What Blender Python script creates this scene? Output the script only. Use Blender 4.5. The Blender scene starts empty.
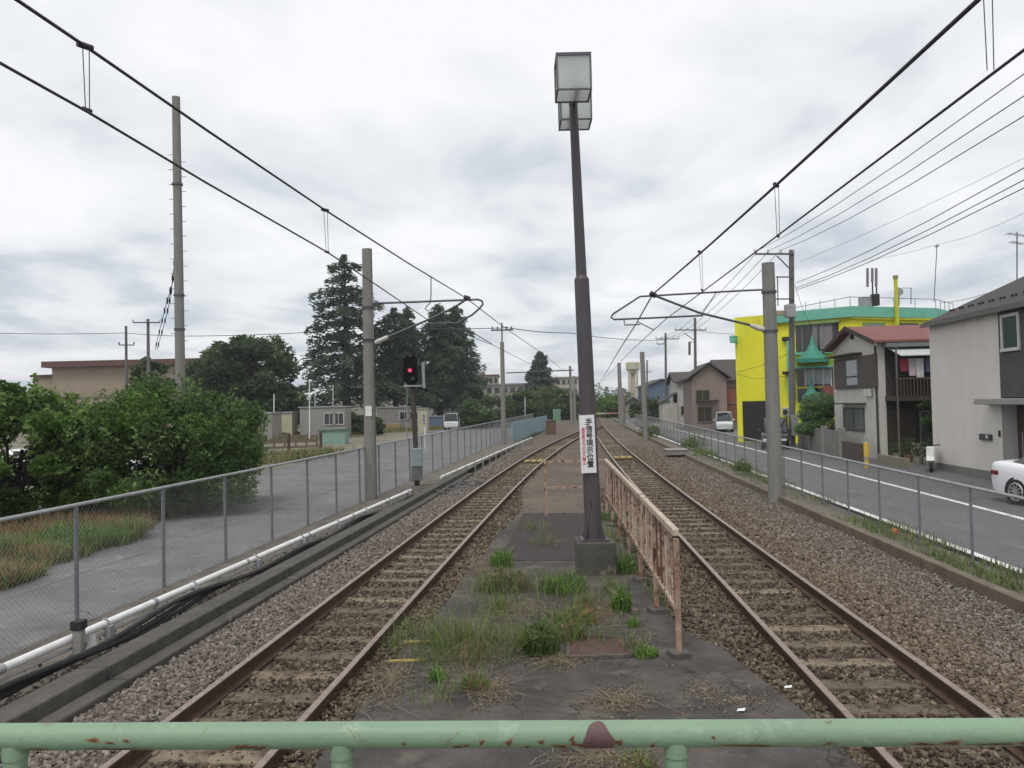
import bpy, math, random
import numpy as np
from mathutils import Vector, Matrix
random.seed(7); RNG = np.random.default_rng(11)
S = bpy.context.scene; COL = S.collection
R_ = math.radians
# ------------------------------------------------------------------ camera
F, CAMH, PITCH, ROLL = 796.0, 2.55, R_(1.43), R_(-1.3)
cam = bpy.data.cameras.new('camera'); camo = bpy.data.objects.new('camera', cam); COL.objects.link(camo)
cam.sensor_width = 36; cam.lens = F*36/1024; cam.clip_end = 6000; cam.clip_start = .05
ROT = Matrix.Rotation(math.pi/2+PITCH, 3, 'X') @ Matrix.Rotation(ROLL, 3, 'Z')
camo.matrix_world = Matrix.Translation((0, 0, CAMH)) @ ROT.to_4x4()
S.camera = camo
def ray(px, py): return ROT @ Vector(((px-512)/F, (384-py)/F, -1))
def az(px, py, z=0.0):
    d = ray(px, py); return d*((z-CAMH)/d.z)+Vector((0, 0, CAMH))
def aD(px, py, D):
    d = ray(px, py); return d*(D/d.y)+Vector((0, 0, CAMH))
# ------------------------------------------------------------------ materials
def new_mat(name):
    m = bpy.data.materials.new(name); m.use_nodes = True
    return m, m.node_tree, m.node_tree.nodes['Principled BSDF']
def N(nt, t, **kw):
    n = nt.nodes.new(t)
    for k, v in kw.items():
        if k in n.inputs.keys(): n.inputs[k].default_value = v
        else: setattr(n, k, v)
    return n
def c4(c): return (c[0], c[1], c[2], 1)
def M(name, c1, c2=None, scale=3., rough=.8, bump=0., bscale=40., metal=0., lo=.35, hi=.65, stain=None, stretch=None, spec=.3):
    """two tones mixed by noise, optional stain (colour, scale, threshold), optional bump"""
    m, nt, b = new_mat(name); L = nt.links.new
    b.inputs['Roughness'].default_value = rough; b.inputs['Metallic'].default_value = metal
    b.inputs['Specular IOR Level'].default_value = spec
    tc = N(nt, 'ShaderNodeTexCoord'); vec = tc.outputs['Object']
    if stretch:
        mp = N(nt, 'ShaderNodeMapping'); mp.inputs['Scale'].default_value = stretch; L(vec, mp.inputs[0]); vec = mp.outputs[0]
    c2 = c2 or tuple(x*.8 for x in c1)
    n = N(nt, 'ShaderNodeTexNoise', Scale=scale, Detail=8., Roughness=.65); L(vec, n.inputs['Vector'])
    r = N(nt, 'ShaderNodeValToRGB'); r.color_ramp.elements[0].position = lo; r.color_ramp.elements[1].position = hi
    r.color_ramp.elements[0].color = c4(c1); r.color_ramp.elements[1].color = c4(c2); L(n.outputs[0], r.inputs[0])
    out = r.outputs[0]
    if stain:
        for i, (sc, ss, th) in enumerate(stain if isinstance(stain, list) else [stain]):
            n2 = N(nt, 'ShaderNodeTexNoise', Scale=ss, Detail=7., Roughness=.7); L(vec, n2.inputs['Vector'])
            n2.inputs['Distortion'].default_value = .3+i
            r2 = N(nt, 'ShaderNodeValToRGB'); r2.color_ramp.elements[0].position = th; r2.color_ramp.elements[1].position = min(1, th+.09); L(n2.outputs[0], r2.inputs[0])
            mx = N(nt, 'ShaderNodeMix', data_type='RGBA'); L(r2.outputs[0], mx.inputs[0]); L(out, mx.inputs[6]); mx.inputs[7].default_value = c4(sc); out = mx.outputs[2]
    L(out, b.inputs['Base Color'])
    if bump:
        n3 = N(nt, 'ShaderNodeTexNoise', Scale=bscale, Detail=6.); L(tc.outputs['Object'], n3.inputs['Vector'])
        bp = N(nt, 'ShaderNodeBump', Strength=bump, Distance=.02); L(n3.outputs[0], bp.inputs['Height']); L(bp.outputs[0], b.inputs['Normal'])
    return m
def M_attr(name, rough=.9, trans=0.):
    m, nt, b = new_mat(name); a = N(nt, 'ShaderNodeAttribute', attribute_name='col'); L = nt.links.new
    L(a.outputs['Color'], b.inputs['Base Color']); b.inputs['Roughness'].default_value = rough; b.inputs['Specular IOR Level'].default_value = .25
    if trans:
        t = N(nt, 'ShaderNodeBsdfTranslucent'); L(a.outputs['Color'], t.inputs[0]); mx = N(nt, 'ShaderNodeMixShader', Fac=trans)
        L(b.outputs[0], mx.inputs[1]); L(t.outputs[0], mx.inputs[2]); L(mx.outputs[0], nt.nodes['Material Output'].inputs[0])
    return m
def M_ground(name, cols, scale, rough=.95, bump=.6, bscale=30, coarse=.35):
    """ground: voronoi stone cells with per-cell tone, mottled by a coarse noise"""
    m, nt, b = new_mat(name); L = nt.links.new; b.inputs['Roughness'].default_value = rough; b.inputs['Specular IOR Level'].default_value = .15
    tc = N(nt, 'ShaderNodeTexCoord')
    v = N(nt, 'ShaderNodeTexVoronoi', Scale=scale); L(tc.outputs['Object'], v.inputs['Vector'])
    sp = N(nt, 'ShaderNodeSeparateColor'); L(v.outputs['Color'], sp.inputs[0])
    r = N(nt, 'ShaderNodeValToRGB'); els = r.color_ramp.elements
    while len(els) < len(cols): els.new(.5)
    for i, c in enumerate(cols): els[i].position = i/(len(cols)-1); els[i].color = c4(c)
    L(sp.outputs[0], r.inputs[0])
    n = N(nt, 'ShaderNodeTexNoise', Scale=coarse, Detail=6.); L(tc.outputs['Object'], n.inputs['Vector'])
    r2 = N(nt, 'ShaderNodeValToRGB'); r2.color_ramp.elements[0].position = .3; r2.color_ramp.elements[0].color = (.72, .7, .68, 1); r2.color_ramp.elements[1].position = .7; r2.color_ramp.elements[1].color = (1.1, 1.08, 1.04, 1); L(n.outputs[0], r2.inputs[0])
    mx = N(nt, 'ShaderNodeMix', data_type='RGBA', blend_type='MULTIPLY'); mx.inputs[0].default_value = 1; L(r.outputs[0], mx.inputs[6]); L(r2.outputs[0], mx.inputs[7])
    L(mx.outputs[2], b.inputs['Base Color'])
    bp = N(nt, 'ShaderNodeBump', Strength=bump, Distance=.03, invert=True); L(v.outputs['Distance'], bp.inputs['Height']); L(bp.outputs[0], b.inputs['Normal'])
    return m
def M_glass(name, col=(.03, .04, .045), rough=.08):
    m, nt, b = new_mat(name); b.inputs['Base Color'].default_value = c4(col); b.inputs['Roughness'].default_value = rough; b.inputs['Specular IOR Level'].default_value = .6
    return m
def M_emit(name, col, s):
    m, nt, b = new_mat(name); b.inputs['Base Color'].default_value = c4(col); b.inputs['Emission Color'].default_value = c4(col); b.inputs['Emission Strength'].default_value = s
    return m
# ------------------------------------------------------------------ objects
def tag(o, label=None, cat=None, group=None, kind=None):
    if label: o['label'] = label
    if cat: o['category'] = cat
    if group: o['group'] = group
    if kind: o['kind'] = kind
    return o
def thing(name, label, cat, loc=(0, 0, 0), rz=0., group=None):
    o = bpy.data.objects.new(name, None); COL.objects.link(o); o.location = loc; o.rotation_euler = (0, 0, rz); o.empty_display_size = .2
    return tag(o, label, cat, group)
def copy_tree(o, parent=None):
    c = o.copy(); COL.objects.link(c)
    if parent: c.parent = parent
    for ch in list(o.children): copy_tree(ch, c)
    return c
class MB:
    def __init__(s): s.v = []; s.f = []; s.mi = []; s.cur = 0
    def add(s, vs, fs):
        o = len(s.v); s.v += [tuple(v) for v in vs]; s.f += [tuple(i+o for i in f) for f in fs]; s.mi += [s.cur]*len(fs); return s
    def hexa(s, p): return s.add(p, [(0, 3, 2, 1), (4, 5, 6, 7), (0, 1, 5, 4), (1, 2, 6, 5), (2, 3, 7, 6), (3, 0, 4, 7)])
    def box(s, x0, x1, y0, y1, z0, z1):
        return s.hexa([(x0, y0, z0), (x1, y0, z0), (x1, y1, z0), (x0, y1, z0), (x0, y0, z1), (x1, y0, z1), (x1, y1, z1), (x0, y1, z1)])
    def cbox(s, cx, cy, cz, sx, sy, sz, rz=0.):
        c, n = math.cos(rz), math.sin(rz); P = []
        for z in (-sz/2, sz/2):
            for x, y in ((-sx/2, -sy/2), (sx/2, -sy/2), (sx/2, sy/2), (-sx/2, sy/2)): P.append((cx+x*c-y*n, cy+x*n+y*c, cz+z))
        return s.hexa(P)
    def bar(s, p, q, w, h, up=(0, 0, 1)):
        p, q = Vector(p), Vector(q); d = (q-p).normalized(); u = Vector(up); a = d.cross(u)
        if a.length < 1e-4: a = d.cross(Vector((1, 0, 0)))
        a.normalize(); b = a.cross(d).normalized(); P = []
        for e in (p, q):
            for x, y in ((-1, -1), (1, -1), (1, 1), (-1, 1)): P.append(e+a*x*w/2+b*y*h/2)
        return s.hexa(P)
    def tube(s, pts, r, n=8, cap=True, r1=None):
        pts = [Vector(p) for p in pts]; m = len(pts); rs = r if isinstance(r, (list, tuple)) else [r+((r1-r)*i/(m-1) if r1 is not None else 0) for i in range(m)]
        V = []; up = None
        for i, p in enumerate(pts):
            d = (pts[min(i+1, m-1)]-pts[max(i-1, 0)]).normalized()
            if up is None: up = d.orthogonal().normalized()
            a = (up-d*up.dot(d))
            a = a.normalized() if a.length > 1e-5 else d.orthogonal().normalized()
            up = a; b = d.cross(a)
            for k in range(n):
                t = 2*math.pi*k/n; V.append(p+(a*math.cos(t)+b*math.sin(t))*rs[i])
        Fc = [(i*n+k, i*n+(k+1) % n, (i+1)*n+(k+1) % n, (i+1)*n+k) for i in range(m-1) for k in range(n)]
        if cap: Fc += [tuple(range(n-1, -1, -1)), tuple(range((m-1)*n, m*n))]
        return s.add(V, Fc)
    def prism(s, poly, a, b, axis='z'):
        n = len(poly); mk = {'z': lambda p, t: (p[0], p[1], t), 'y': lambda p, t: (p[0], t, p[1]), 'x': lambda p, t: (t, p[0], p[1])}[axis]
        V = [mk(p, a) for p in poly]+[mk(p, b) for p in poly]
        return s.add(V, [tuple(range(n-1, -1, -1)), tuple(range(n, 2*n))]+[(i, (i+1) % n, n+(i+1) % n, n+i) for i in range(n)])
    def quad(s, *p): return s.add(p, [tuple(range(len(p)))])
    def lathe(s, prof, cx=0, cy=0, n=16):
        V = [(cx+r*math.cos(2*math.pi*k/n), cy+r*math.sin(2*math.pi*k/n), z) for r, z in prof for k in range(n)]; m = len(prof)
        return s.add(V, [(i*n+k, i*n+(k+1) % n, (i+1)*n+(k+1) % n, (i+1)*n+k) for i in range(m-1) for k in range(n)]+[tuple(range(n-1, -1, -1)), tuple(range((m-1)*n, m*n))])
    def build(s, name, mat, parent=None, smooth=False, bevel=0, world=False, recalc=True):
        me = bpy.data.meshes.new(name); off = Vector(parent.location) if (world and parent) else Vector((0, 0, 0))
        me.from_pydata([tuple(Vector(v)-off) for v in s.v] if world and parent else s.v, [], s.f)
        for m_ in (mat if isinstance(mat, (list, tuple)) else [mat]): me.materials.append(m_)
        me.polygons.foreach_set('material_index', s.mi)
        if recalc:
            import bmesh
            bm = bmesh.new(); bm.from_mesh(me); bmesh.ops.recalc_face_normals(bm, faces=bm.faces); bm.to_mesh(me); bm.free()
        o = bpy.data.objects.new(name, me); COL.objects.link(o)
        if smooth:
            me.polygons.foreach_set('use_smooth', [True]*len(me.polygons))
            md = o.modifiers.new('es', 'EDGE_SPLIT'); md.split_angle = R_(40)
        if bevel:
            md = o.modifiers.new('bv', 'BEVEL'); md.width = bevel; md.segments = 2; md.limit_method = 'ANGLE'
        if parent: o.parent = parent
        me.update(); return o
def np_mesh(name, V, Fc, mat, parent=None, col=None, smooth=False):
    """V (n,3), Fc (m,k) all same k; col (n,3) point colours"""
    me = bpy.data.meshes.new(name); V = np.ascontiguousarray(V, dtype=np.float32); Fc = np.ascontiguousarray(Fc, dtype=np.int32); m, k = Fc.shape
    me.vertices.add(len(V)); me.vertices.foreach_set('co', V.ravel()); me.loops.add(m*k); me.loops.foreach_set('vertex_index', Fc.ravel())
    me.polygons.add(m); me.polygons.foreach_set('loop_start', np.arange(0, m*k, k, dtype=np.int32))
    me.update(calc_edges=True)
    me.polygons.foreach_set('use_smooth', np.full(m, smooth, dtype=bool))
    if col is not None:
        a = me.attributes.new('col', 'FLOAT_COLOR', 'POINT'); c = np.ones((len(V), 4), dtype=np.float32); c[:, :3] = col; a.data.foreach_set('color', c.ravel())
    me.materials.append(mat); me.validate(); o = bpy.data.objects.new(name, me); COL.objects.link(o)
    if parent: o.parent = parent
    return o
def palette(n, cols, jit=.15, rng=RNG):
    cols = np.array(cols); c = cols[rng.integers(0, len(cols), n)]; return np.clip(c*(1+rng.normal(0, jit, (n, 1))), .003, 1)
def unit(a): return a/np.maximum(np.linalg.norm(a, axis=1, keepdims=True), 1e-9)
def leaf_quads(P, size, flat=.4, aspect=.55, dirs=None):
    """rhombic leaves at points P; flat = how much normals face up"""
    n = len(P); nr = RNG.normal(size=(n, 3)); nr[:, 2] = np.abs(nr[:, 2]); nr = unit(unit(nr)*(1-flat)+np.array([0, 0, 1.])*flat)
    t = RNG.normal(size=(n, 3)) if dirs is None else dirs+RNG.normal(0, .35, (n, 3)); t = unit(t-nr*(t*nr).sum(1, keepdims=True)); b = np.cross(nr, t)
    s = (size*(.4+1.15*RNG.random((n, 1))**1.3)) if np.isscalar(size) else size[:, None]*(.6+.8*RNG.random((n, 1)))
    droop = nr*s*.18
    V = np.stack([P-t*s*.5-droop, P+b*s*aspect*.5, P+t*s*.5-droop, P-b*s*aspect*.5], 1).reshape(-1, 3)
    Fc = np.arange(4*n).reshape(n, 4); return V, Fc
def blades(P, h, w, lean=.35, tilt=None):
    """grass blades: 2 bent quads each"""
    n = len(P); a = RNG.random(n)*2*np.pi; d = np.stack([np.cos(a), np.sin(a), np.zeros(n)], 1); s = np.stack([-np.sin(a), np.cos(a), np.zeros(n)], 1)
    hh = (h*(.45+.75*RNG.random(n)))[:, None]; ww = (w*(.6+.6*RNG.random(n)))[:, None]; l = (lean*RNG.random(n)*1.6)[:, None]; up = np.array([0, 0, 1.])
    if tilt is not None: d = unit(d*.6+tilt)
    p1 = P+up*hh*.55+d*hh*l*.3; p2 = P+up*hh*(1-.35*l)+d*hh*l
    V = np.stack([P-s*ww*.5, P+s*ww*.5, p1+s*ww*.42, p1-s*ww*.42, p2+s*ww*.08, p2-s*ww*.08], 1).reshape(-1, 3)
    i = np.arange(n)[:, None]*6; Fc = np.concatenate([i+np.array([[0, 1, 2, 3]]), i+np.array([[3, 2, 4, 5]])], 0); return V, Fc
# icosahedron for stones
_t = (1+5**.5)/2
ICO_V = np.array([(-1, _t, 0), (1, _t, 0), (-1, -_t, 0), (1, -_t, 0), (0, -1, _t), (0, 1, _t), (0, -1, -_t), (0, 1, -_t), (_t, 0, -1), (_t, 0, 1), (-_t, 0, -1), (-_t, 0, 1)])/math.sqrt(1+_t*_t)
ICO_F = np.array([(0, 11, 5), (0, 5, 1), (0, 1, 7), (0, 7, 10), (0, 10, 11), (1, 5, 9), (5, 11, 4), (11, 10, 2), (10, 7, 6), (7, 1, 8), (3, 9, 4), (3, 4, 2), (3, 2, 6), (3, 6, 8), (3, 8, 9), (4, 9, 5), (2, 4, 11), (6, 2, 10), (8, 6, 7), (9, 8, 1)])
def stones(P, size):
    n = len(P); q = RNG.normal(size=(n, 4)); q /= np.linalg.norm(q, axis=1, keepdims=True); w, x, y, z = q.T
    Rm = np.stack([1-2*(y*y+z*z), 2*(x*y-z*w), 2*(x*z+y*w), 2*(x*y+z*w), 1-2*(x*x+z*z), 2*(y*z-x*w), 2*(x*z-y*w), 2*(y*z+x*w), 1-2*(x*x+y*y)], 1).reshape(n, 3, 3)
    sc = np.stack([1+.35*RNG.random(n), .75+.3*RNG.random(n), .5+.3*RNG.random(n)], 1)*size[:, None]
    V = ICO_V[None]*(1+RNG.normal(0, .17, (n, 12, 1)))*sc[:, None, :]; V = np.einsum('nij,nkj->nki', Rm, V)+P[:, None, :]
    Fc = (ICO_F[None]+12*np.arange(n)[:, None, None]).reshape(-1, 3); return V.reshape(-1, 3), Fc
# ------------------------------------------------------------------ shared materials
concrete = M('concrete', (.26, .25, .225), (.19, .185, .17), 4, .9, .35, 25, stain=((.13, .125, .11), 2.2, .6))
pole_conc = M('pole_concrete', (.225, .22, .2), (.175, .17, .158), 3, .9, .15, 30, stretch=(3, 3, .5), stain=((.15, .15, .14), 1.5, .62))
old_conc = M('weathered_concrete', (.115, .107, .095), (.065, .06, .056), 2.2, .92, .5, 18, stain=[((.17, .155, .13), 3., .6), ((.04, .038, .035), 1.2, .6)])
galv = M('galvanised_steel', (.36, .37, .38), (.26, .27, .28), 6, .55, metal=.35)
galv_dark = M('dull_steel', (.12, .125, .135), (.08, .085, .09), 6, .6, metal=.3)
dark_metal = M('dark_metal', (.03, .03, .032), (.02, .02, .021), 6, .6)
white_paint = M('white_paint', (.72, .73, .72), (.58, .58, .56), 5, .5, stain=((.4, .38, .34), 6, .68))
black = M('black_rubber', (.018, .018, .019), (.03, .03, .03), 5, .75)
glass = M_glass('window_glass'); glass_pale = M_glass('pale_glass', (.16, .19, .2), .15)
leafm = M_attr('leaf', .55, .4); stonem = M_attr('stone', .95); bark = M('bark', (.06, .05, .04), (.035, .03, .025), 8, .95, .6, 20)
insul = M('insulator', (.55, .54, .5), (.45, .44, .4), 8, .35); wirem = M('wire', (.045, .045, .05), (.03, .03, .033), 9, .6)

# ================================================================== WORLD
w = bpy.data.worlds.new('World'); S.world = w; w.use_nodes = True; nt = w.node_tree; L = nt.links.new
bg = nt.nodes['Background']; bg.inputs[1].default_value = .1
SUN_EL, SUN_AZ = R_(62), R_(200)
sky = N(nt, 'ShaderNodeTexSky', sky_type='NISHITA'); sky.sun_disc = False; sky.sun_elevation = SUN_EL; sky.sun_rotation = SUN_AZ; sky.dust_density = 2.
tc = N(nt, 'ShaderNodeTexCoord'); sp = N(nt, 'ShaderNodeSeparateXYZ'); L(tc.outputs['Generated'], sp.inputs[0])
zz = N(nt, 'ShaderNodeMath', operation='MAXIMUM'); L(sp.outputs[2], zz.inputs[0]); zz.inputs[1].default_value = 0
za = N(nt, 'ShaderNodeMath', operation='ADD'); L(zz.outputs[0], za.inputs[0]); za.inputs[1].default_value = .13
cx = N(nt, 'ShaderNodeMath', operation='DIVIDE'); L(sp.outputs[0], cx.inputs[0]); L(za.outputs[0], cx.inputs[1])
cy = N(nt, 'ShaderNodeMath', operation='DIVIDE'); L(sp.outputs[1], cy.inputs[0]); L(za.outputs[0], cy.inputs[1])
cb = N(nt, 'ShaderNodeCombineXYZ'); L(cx.outputs[0], cb.inputs[0]); L(cy.outputs[0], cb.inputs[1]); cb.inputs[2].default_value = 2.3
mp = N(nt, 'ShaderNodeMapping'); mp.inputs['Scale'].default_value = (1.0, .75, 1); mp.inputs['Location'].default_value = (3.1, .4, 0); L(cb.outputs[0], mp.inputs[0])
n1 = N(nt, 'ShaderNodeTexNoise', Scale=1.7, Detail=7., Roughness=.52, Distortion=.35); L(mp.outputs[0], n1.inputs['Vector'])
# elevation bias: thin grey-blue underside low down, bright above
eb = N(nt, 'ShaderNodeMapRange'); eb.inputs['From Min'].default_value = .0; eb.inputs['From Max'].default_value = .5; eb.inputs['To Min'].default_value = -.02; eb.inputs['To Max'].default_value = .22; L(sp.outputs[2], eb.inputs[0])
ad = N(nt, 'ShaderNodeMath', operation='ADD'); L(n1.outputs[0], ad.inputs[0]); L(eb.outputs[0], ad.inputs[1])
cr = N(nt, 'ShaderNodeValToRGB'); els = cr.color_ramp.elements
els[0].position = .33; els[0].color = (.41, .46, .525, 1); els[1].position = .70; els[1].color = (.78, .785, .80, 1)
e = els.new(.43); e.color = (.51, .545, .59, 1); e = els.new(.53); e.color = (.66, .675, .70, 1)
L(ad.outputs[0], cr.inputs[0])
k = N(nt, 'ShaderNodeVectorMath', operation='SCALE'); k.inputs['Scale'].default_value = 10.; L(cr.outputs[0], k.inputs[0])
mx = N(nt, 'ShaderNodeMix', data_type='RGBA'); mx.inputs[0].default_value = .93; L(sky.outputs[0], mx.inputs[6]); L(k.outputs[0], mx.inputs[7]); L(mx.outputs[2], bg.inputs[0])
sl = bpy.data.lights.new('sun', 'SUN'); sl.energy = 1.4; sl.angle = R_(20); sl.color = (1, .96, .9); so = bpy.data.objects.new('sun', sl); COL.objects.link(so)
sd = Vector((math.sin(SUN_AZ)*math.cos(SUN_EL), math.cos(SUN_AZ)*math.cos(SUN_EL), math.sin(SUN_EL))); so.rotation_euler = sd.to_track_quat('Z', 'Y').to_euler()
S.view_settings.view_transform = 'Standard'; S.view_settings.look = 'None'; S.view_settings.exposure = .38; S.view_settings.gamma = 1

# ================================================================== GEOMETRY OF THE LINE
YR = [-3, 6.35, 11.6, 14, 17, 25.6, 40, 56, 88, 130, 200]; XR = [2.72, 3.2, 3.49, 3.63, 3.83, 4.32, 5.28, 6.5, 9.45, 13.6, 20.8]
YL = [-3, 6.6, 9.73, 14.7, 24.2, 27.4, 37, 54, 68.6, 88, 120]; XL = [-3.36, -2.40, -2.07, -1.52, -.55, -.2, .93, 3.5, 6.0, 9.3, 12.62]
pR = np.polyfit(YR, XR, 4); pL = np.polyfit(YL, XL, 5)
def xr(y): return float(np.polyval(pR, y))
def xl(y):
    a = float(np.polyval(pL, y)); return min(a, xr(y)) if y > 60 else a
G2 = .5335+.03
def kl(y): return -3.85+.1*(y-8.3)                     # front foot of left kerb
def kr(y): return float(np.interp(y, [-5, 10, 13.7, 20.7, 33.4, 60, 100, 200], [5.35, 6.3, 6.52, 6.95, 7.85, 9.9, 13.2, 22.5]))

# ================================================================== GROUND SHEETS
earth = M('earth', (.16, .14, .11), (.10, .095, .07), .8, .95, .5, 6)
g = MB(); g.quad((-1500, -60, -.42), (1500, -60, -.42), (1500, 2600, -.42), (-1500, 2600, -.42)); tag(g.build('ground', earth), kind='structure')
bal_cols = [(.085, .07, .057), (.145, .122, .102), (.11, .09, .074), (.17, .147, .127), (.128, .105, .088)]
ballm = M_ground('ballast_bed', bal_cols, 16, bump=1.)
ys = np.concatenate([np.arange(-4, 30, .25), np.arange(30, 210, 3)]); us = np.linspace(0, 1, 60); V = []
for y in ys:
    x0, x1 = kl(y)-.02, kr(y)+.02
    if y > 60: x0 = min(x0, xl(y)-2.6)
    for u in us:
        x = x0+(x1-x0)*u; d = min(abs(x-xr(y)), abs(x-xl(y)))
        z = -.185 if d < .6 else (-.135 if d < 1.15 else -.135-.10*min(1, (d-1.15)/.9))
        V.append((x, y, z+random.uniform(-.012, .012)))
nu = len(us); Fc = [(j*nu+i, j*nu+i+1, (j+1)*nu+i+1, (j+1)*nu+i) for j in range(len(ys)-1) for i in range(nu-1)]
bo = np_mesh('ballast', np.array(V), np.array(Fc), ballm, smooth=True); tag(bo, kind='structure')

# stones on the ballast
def scatter(y0, y1, f0, f1, dens, z, smin, smax):
    out = []; A = 0; n = int((y1-y0)*dens*max(.1, np.mean([f1(y)-f0(y) for y in np.linspace(y0, y1, 9)])))
    yy = y0+(y1-y0)*RNG.random(n); uu = RNG.random(n)
    X = np.array([f0(y)+(f1(y)-f0(y))*u for y, u in zip(yy, uu)]); Z = np.array([z(x, y) if callable(z) else z for x, y in zip(X, yy)])+RNG.uniform(-.012, .016, n)
    return np.stack([X, yy, Z], 1), RNG.uniform(smin, smax, n)
def slabL(y): return min(xl(y)+G2+.38+.02*max(0, y-8), .2)
def slabR(y): return float(np.interp(y, [-3, 6.5, 8.7, 8.9, 10.6, 13, 19.5], [2.35, 2.42, 2.14, 1.92, 1.86, 1.92, 2.3]))
def bz(x, y):
    d = min(abs(x-xr(y)), abs(x-xl(y))); return -.18 if d < .6 else (-.125 if d < 1.15 else -.125-.10*min(1, (d-1.15)/.9))
greys = [(.163, .142, .126), (.135, .116, .103), (.192, .17, .152), (.107, .09, .079), (.225, .203, .184), (.152, .125, .106)]
browns = [(.15, .115, .082), (.12, .092, .067), (.185, .148, .11), (.093, .07, .051), (.215, .18, .14), (.142, .104, .07)]
greys2 = [(.168, .148, .128), (.138, .12, .104), (.192, .172, .152), (.11, .094, .081), (.225, .205, .182)]
dusty_dark = [(.095, .072, .05), (.065, .05, .036), (.13, .105, .075), (.05, .038, .028), (.165, .138, .102)]  # dusty browns with shade of the gaps between sleepers put into the tone
zones = [('left', kl, lambda y: xl(y)-G2-.03, greys, 1), ('leftgauge', lambda y: xl(y)-G2+.08, lambda y: xl(y)+G2-.08, dusty_dark, .75), ('leftinner', lambda y: xl(y)+G2+.04, lambda y: max(slabL(y), xl(y)+G2+.1), dusty_dark, .7),
         ('inner', slabR, lambda y: xr(y)-G2-.04, dusty_dark, .8), ('gauge', lambda y: xr(y)-G2+.08, lambda y: xr(y)+G2-.08, dusty_dark, .75), ('right', lambda y: xr(y)+G2+.03, kr, browns, 1)]
SV, SF, SC, o = [], [], [], 0
for nm, f0, f1, pal, dm in zones:
    for y0, y1, dens, a, b in ((2.2, 13, 950, .013, .031), (13, 26, 340, .017, .036), (26, 48, 90, .022, .045)):
        if 'inner' == nm and y0 > 20: continue
        P, sz = scatter(y0, y1, f0, f1, dens*dm, bz, a, b)
        if nm == 'right':   # greyer, finer stone towards the kerb
            t = np.array([(x-xr(y)-.6)/max(.1, kr(y)-xr(y)-.6) for x, y in zip(P[:, 0], P[:, 1])]); c = np.where((t+RNG.normal(0, .22, len(t)) > .55)[:, None], palette(len(P), greys2, .13), palette(len(P), browns, .13)); sz = sz*np.where(t > .6, .78, 1)
        else: c = palette(len(P), pal, .13)
        V, Fq = stones(P, sz); SV.append(V); SF.append(Fq+o); o += len(V); SC.append(np.repeat(c, 12, 0))
tag(np_mesh('gravel', np.concatenate(SV), np.concatenate(SF), stonem, col=np.concatenate(SC)), kind='stuff')

# ================================================================== TRACKS
rustrail = M('rail_rust', (.085, .050, .033), (.048, .03, .022), 9, .8, .2, 60); railtop = M('rail_worn', (.34, .28, .245), (.23, .17, .14), 12, .42, metal=.55)
sleeperm = M('sleeper_wood', (.235, .195, .14), (.14, .112, .078), 5, .95, .5, 30, stain=((.075, .055, .038), 4, .54))
_nt = sleeperm.node_tree; _oi = _nt.nodes.new('ShaderNodeObjectInfo'); _mr = N(_nt, 'ShaderNodeMapRange'); _mr.inputs['To Min'].default_value = .5; _mr.inputs['To Max'].default_value = 1.12; _nt.links.new(_oi.outputs['Random'], _mr.inputs[0])
_b = _nt.nodes['Principled BSDF']; _src = _b.inputs['Base Color'].links[0].from_socket; _mx = N(_nt, 'ShaderNodeMix', data_type='RGBA', blend_type='MULTIPLY'); _mx.inputs[0].default_value = 1; _nt.links.new(_src, _mx.inputs[6]); _nt.links.new(_mr.outputs[0], _mx.inputs[7]); _nt.links.new(_mx.outputs[2], _b.inputs['Base Color'])
RP = [(-.0635, -.153), (.0635, -.153), (.0635, -.143), (.0085, -.125), (.0085, -.045), (.031, -.035), (.0325, -.006), (.026, 0), (-.026, 0), (-.0325, -.006), (-.031, -.035), (-.0085, -.045), (-.0085, -.125), (-.0635, -.143)]
def rail(parent, fx, side, y0, y1):
    m = MB(); yy = list(np.arange(y0, 40, 1.))+list(np.arange(max(40, y0), y1+.1, 3.)); n = len(RP); V = []
    for y in yy:
        d = (fx(y+.2)-fx(y-.2))/.4; c = 1/math.sqrt(1+d*d); nx, ny = c, -d*c; o = side*(.5335+.0325)
        V += [(fx(y)+nx*(o+p[0]), y+ny*(o+p[0]), p[1]) for p in RP]
    m.v = V
    for j in range(len(yy)-1):
        for i in range(n):
            m.f.append((j*n+i, j*n+(i+1) % n, (j+1)*n+(i+1) % n, (j+1)*n+i)); m.mi.append(1 if i in (6, 7, 8) else 0)
    m.f.append(tuple(range(n))); m.mi.append(0)
    return m.build('rail', [rustrail, railtop], parent)
def track(name, label, fx, y0, y1):
    t = thing(name, label, 'railway track')
    for s in (-1, 1): rail(t, fx, s, y0, y1)
    protos = []
    for q in range(3):
        m = MB(); L_ = 1.02
        m.box(-L_, L_, -.115, .115, -.30, -.157)
        for s in (-1, 1):
            for e in (-.085, .085): m.cbox(s*.566+e, 0, -.147, .045, .09, .03)
        protos.append(m)
    y = 2.6; k = 0; rest = MB(); base = None
    while y < y1-2:
        d = (fx(y+.2)-fx(y-.2))/.4; rz = -math.atan(d)
        if k < 92:
            if base is None or k < 3: so_ = protos[k % 3].build('sleeper', sleeperm, t, bevel=.012)
            else:
                so_ = base.copy(); COL.objects.link(so_); so_.parent = t
            base = base or so_
            so_.location = (fx(y)+random.uniform(-.02, .02), y, random.uniform(-.006, .004)); so_.rotation_euler = (0, 0, rz+random.uniform(-.012, .012))
        else:
            rest.cbox(fx(y), y, -.225, 2.04, .23, .14, rz)
        y += .62; k += 1
    if rest.v: tag(rest.build('sleeper', sleeperm, t), kind='stuff')
    return t
track('railway_track', 'rusty single track on the side of the road, running right of the rusty fence', xr, -2, 190)
track('railway_track', 'rusty single track beside the white pipe, joining the other track far ahead', xl, -2, 88)
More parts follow.
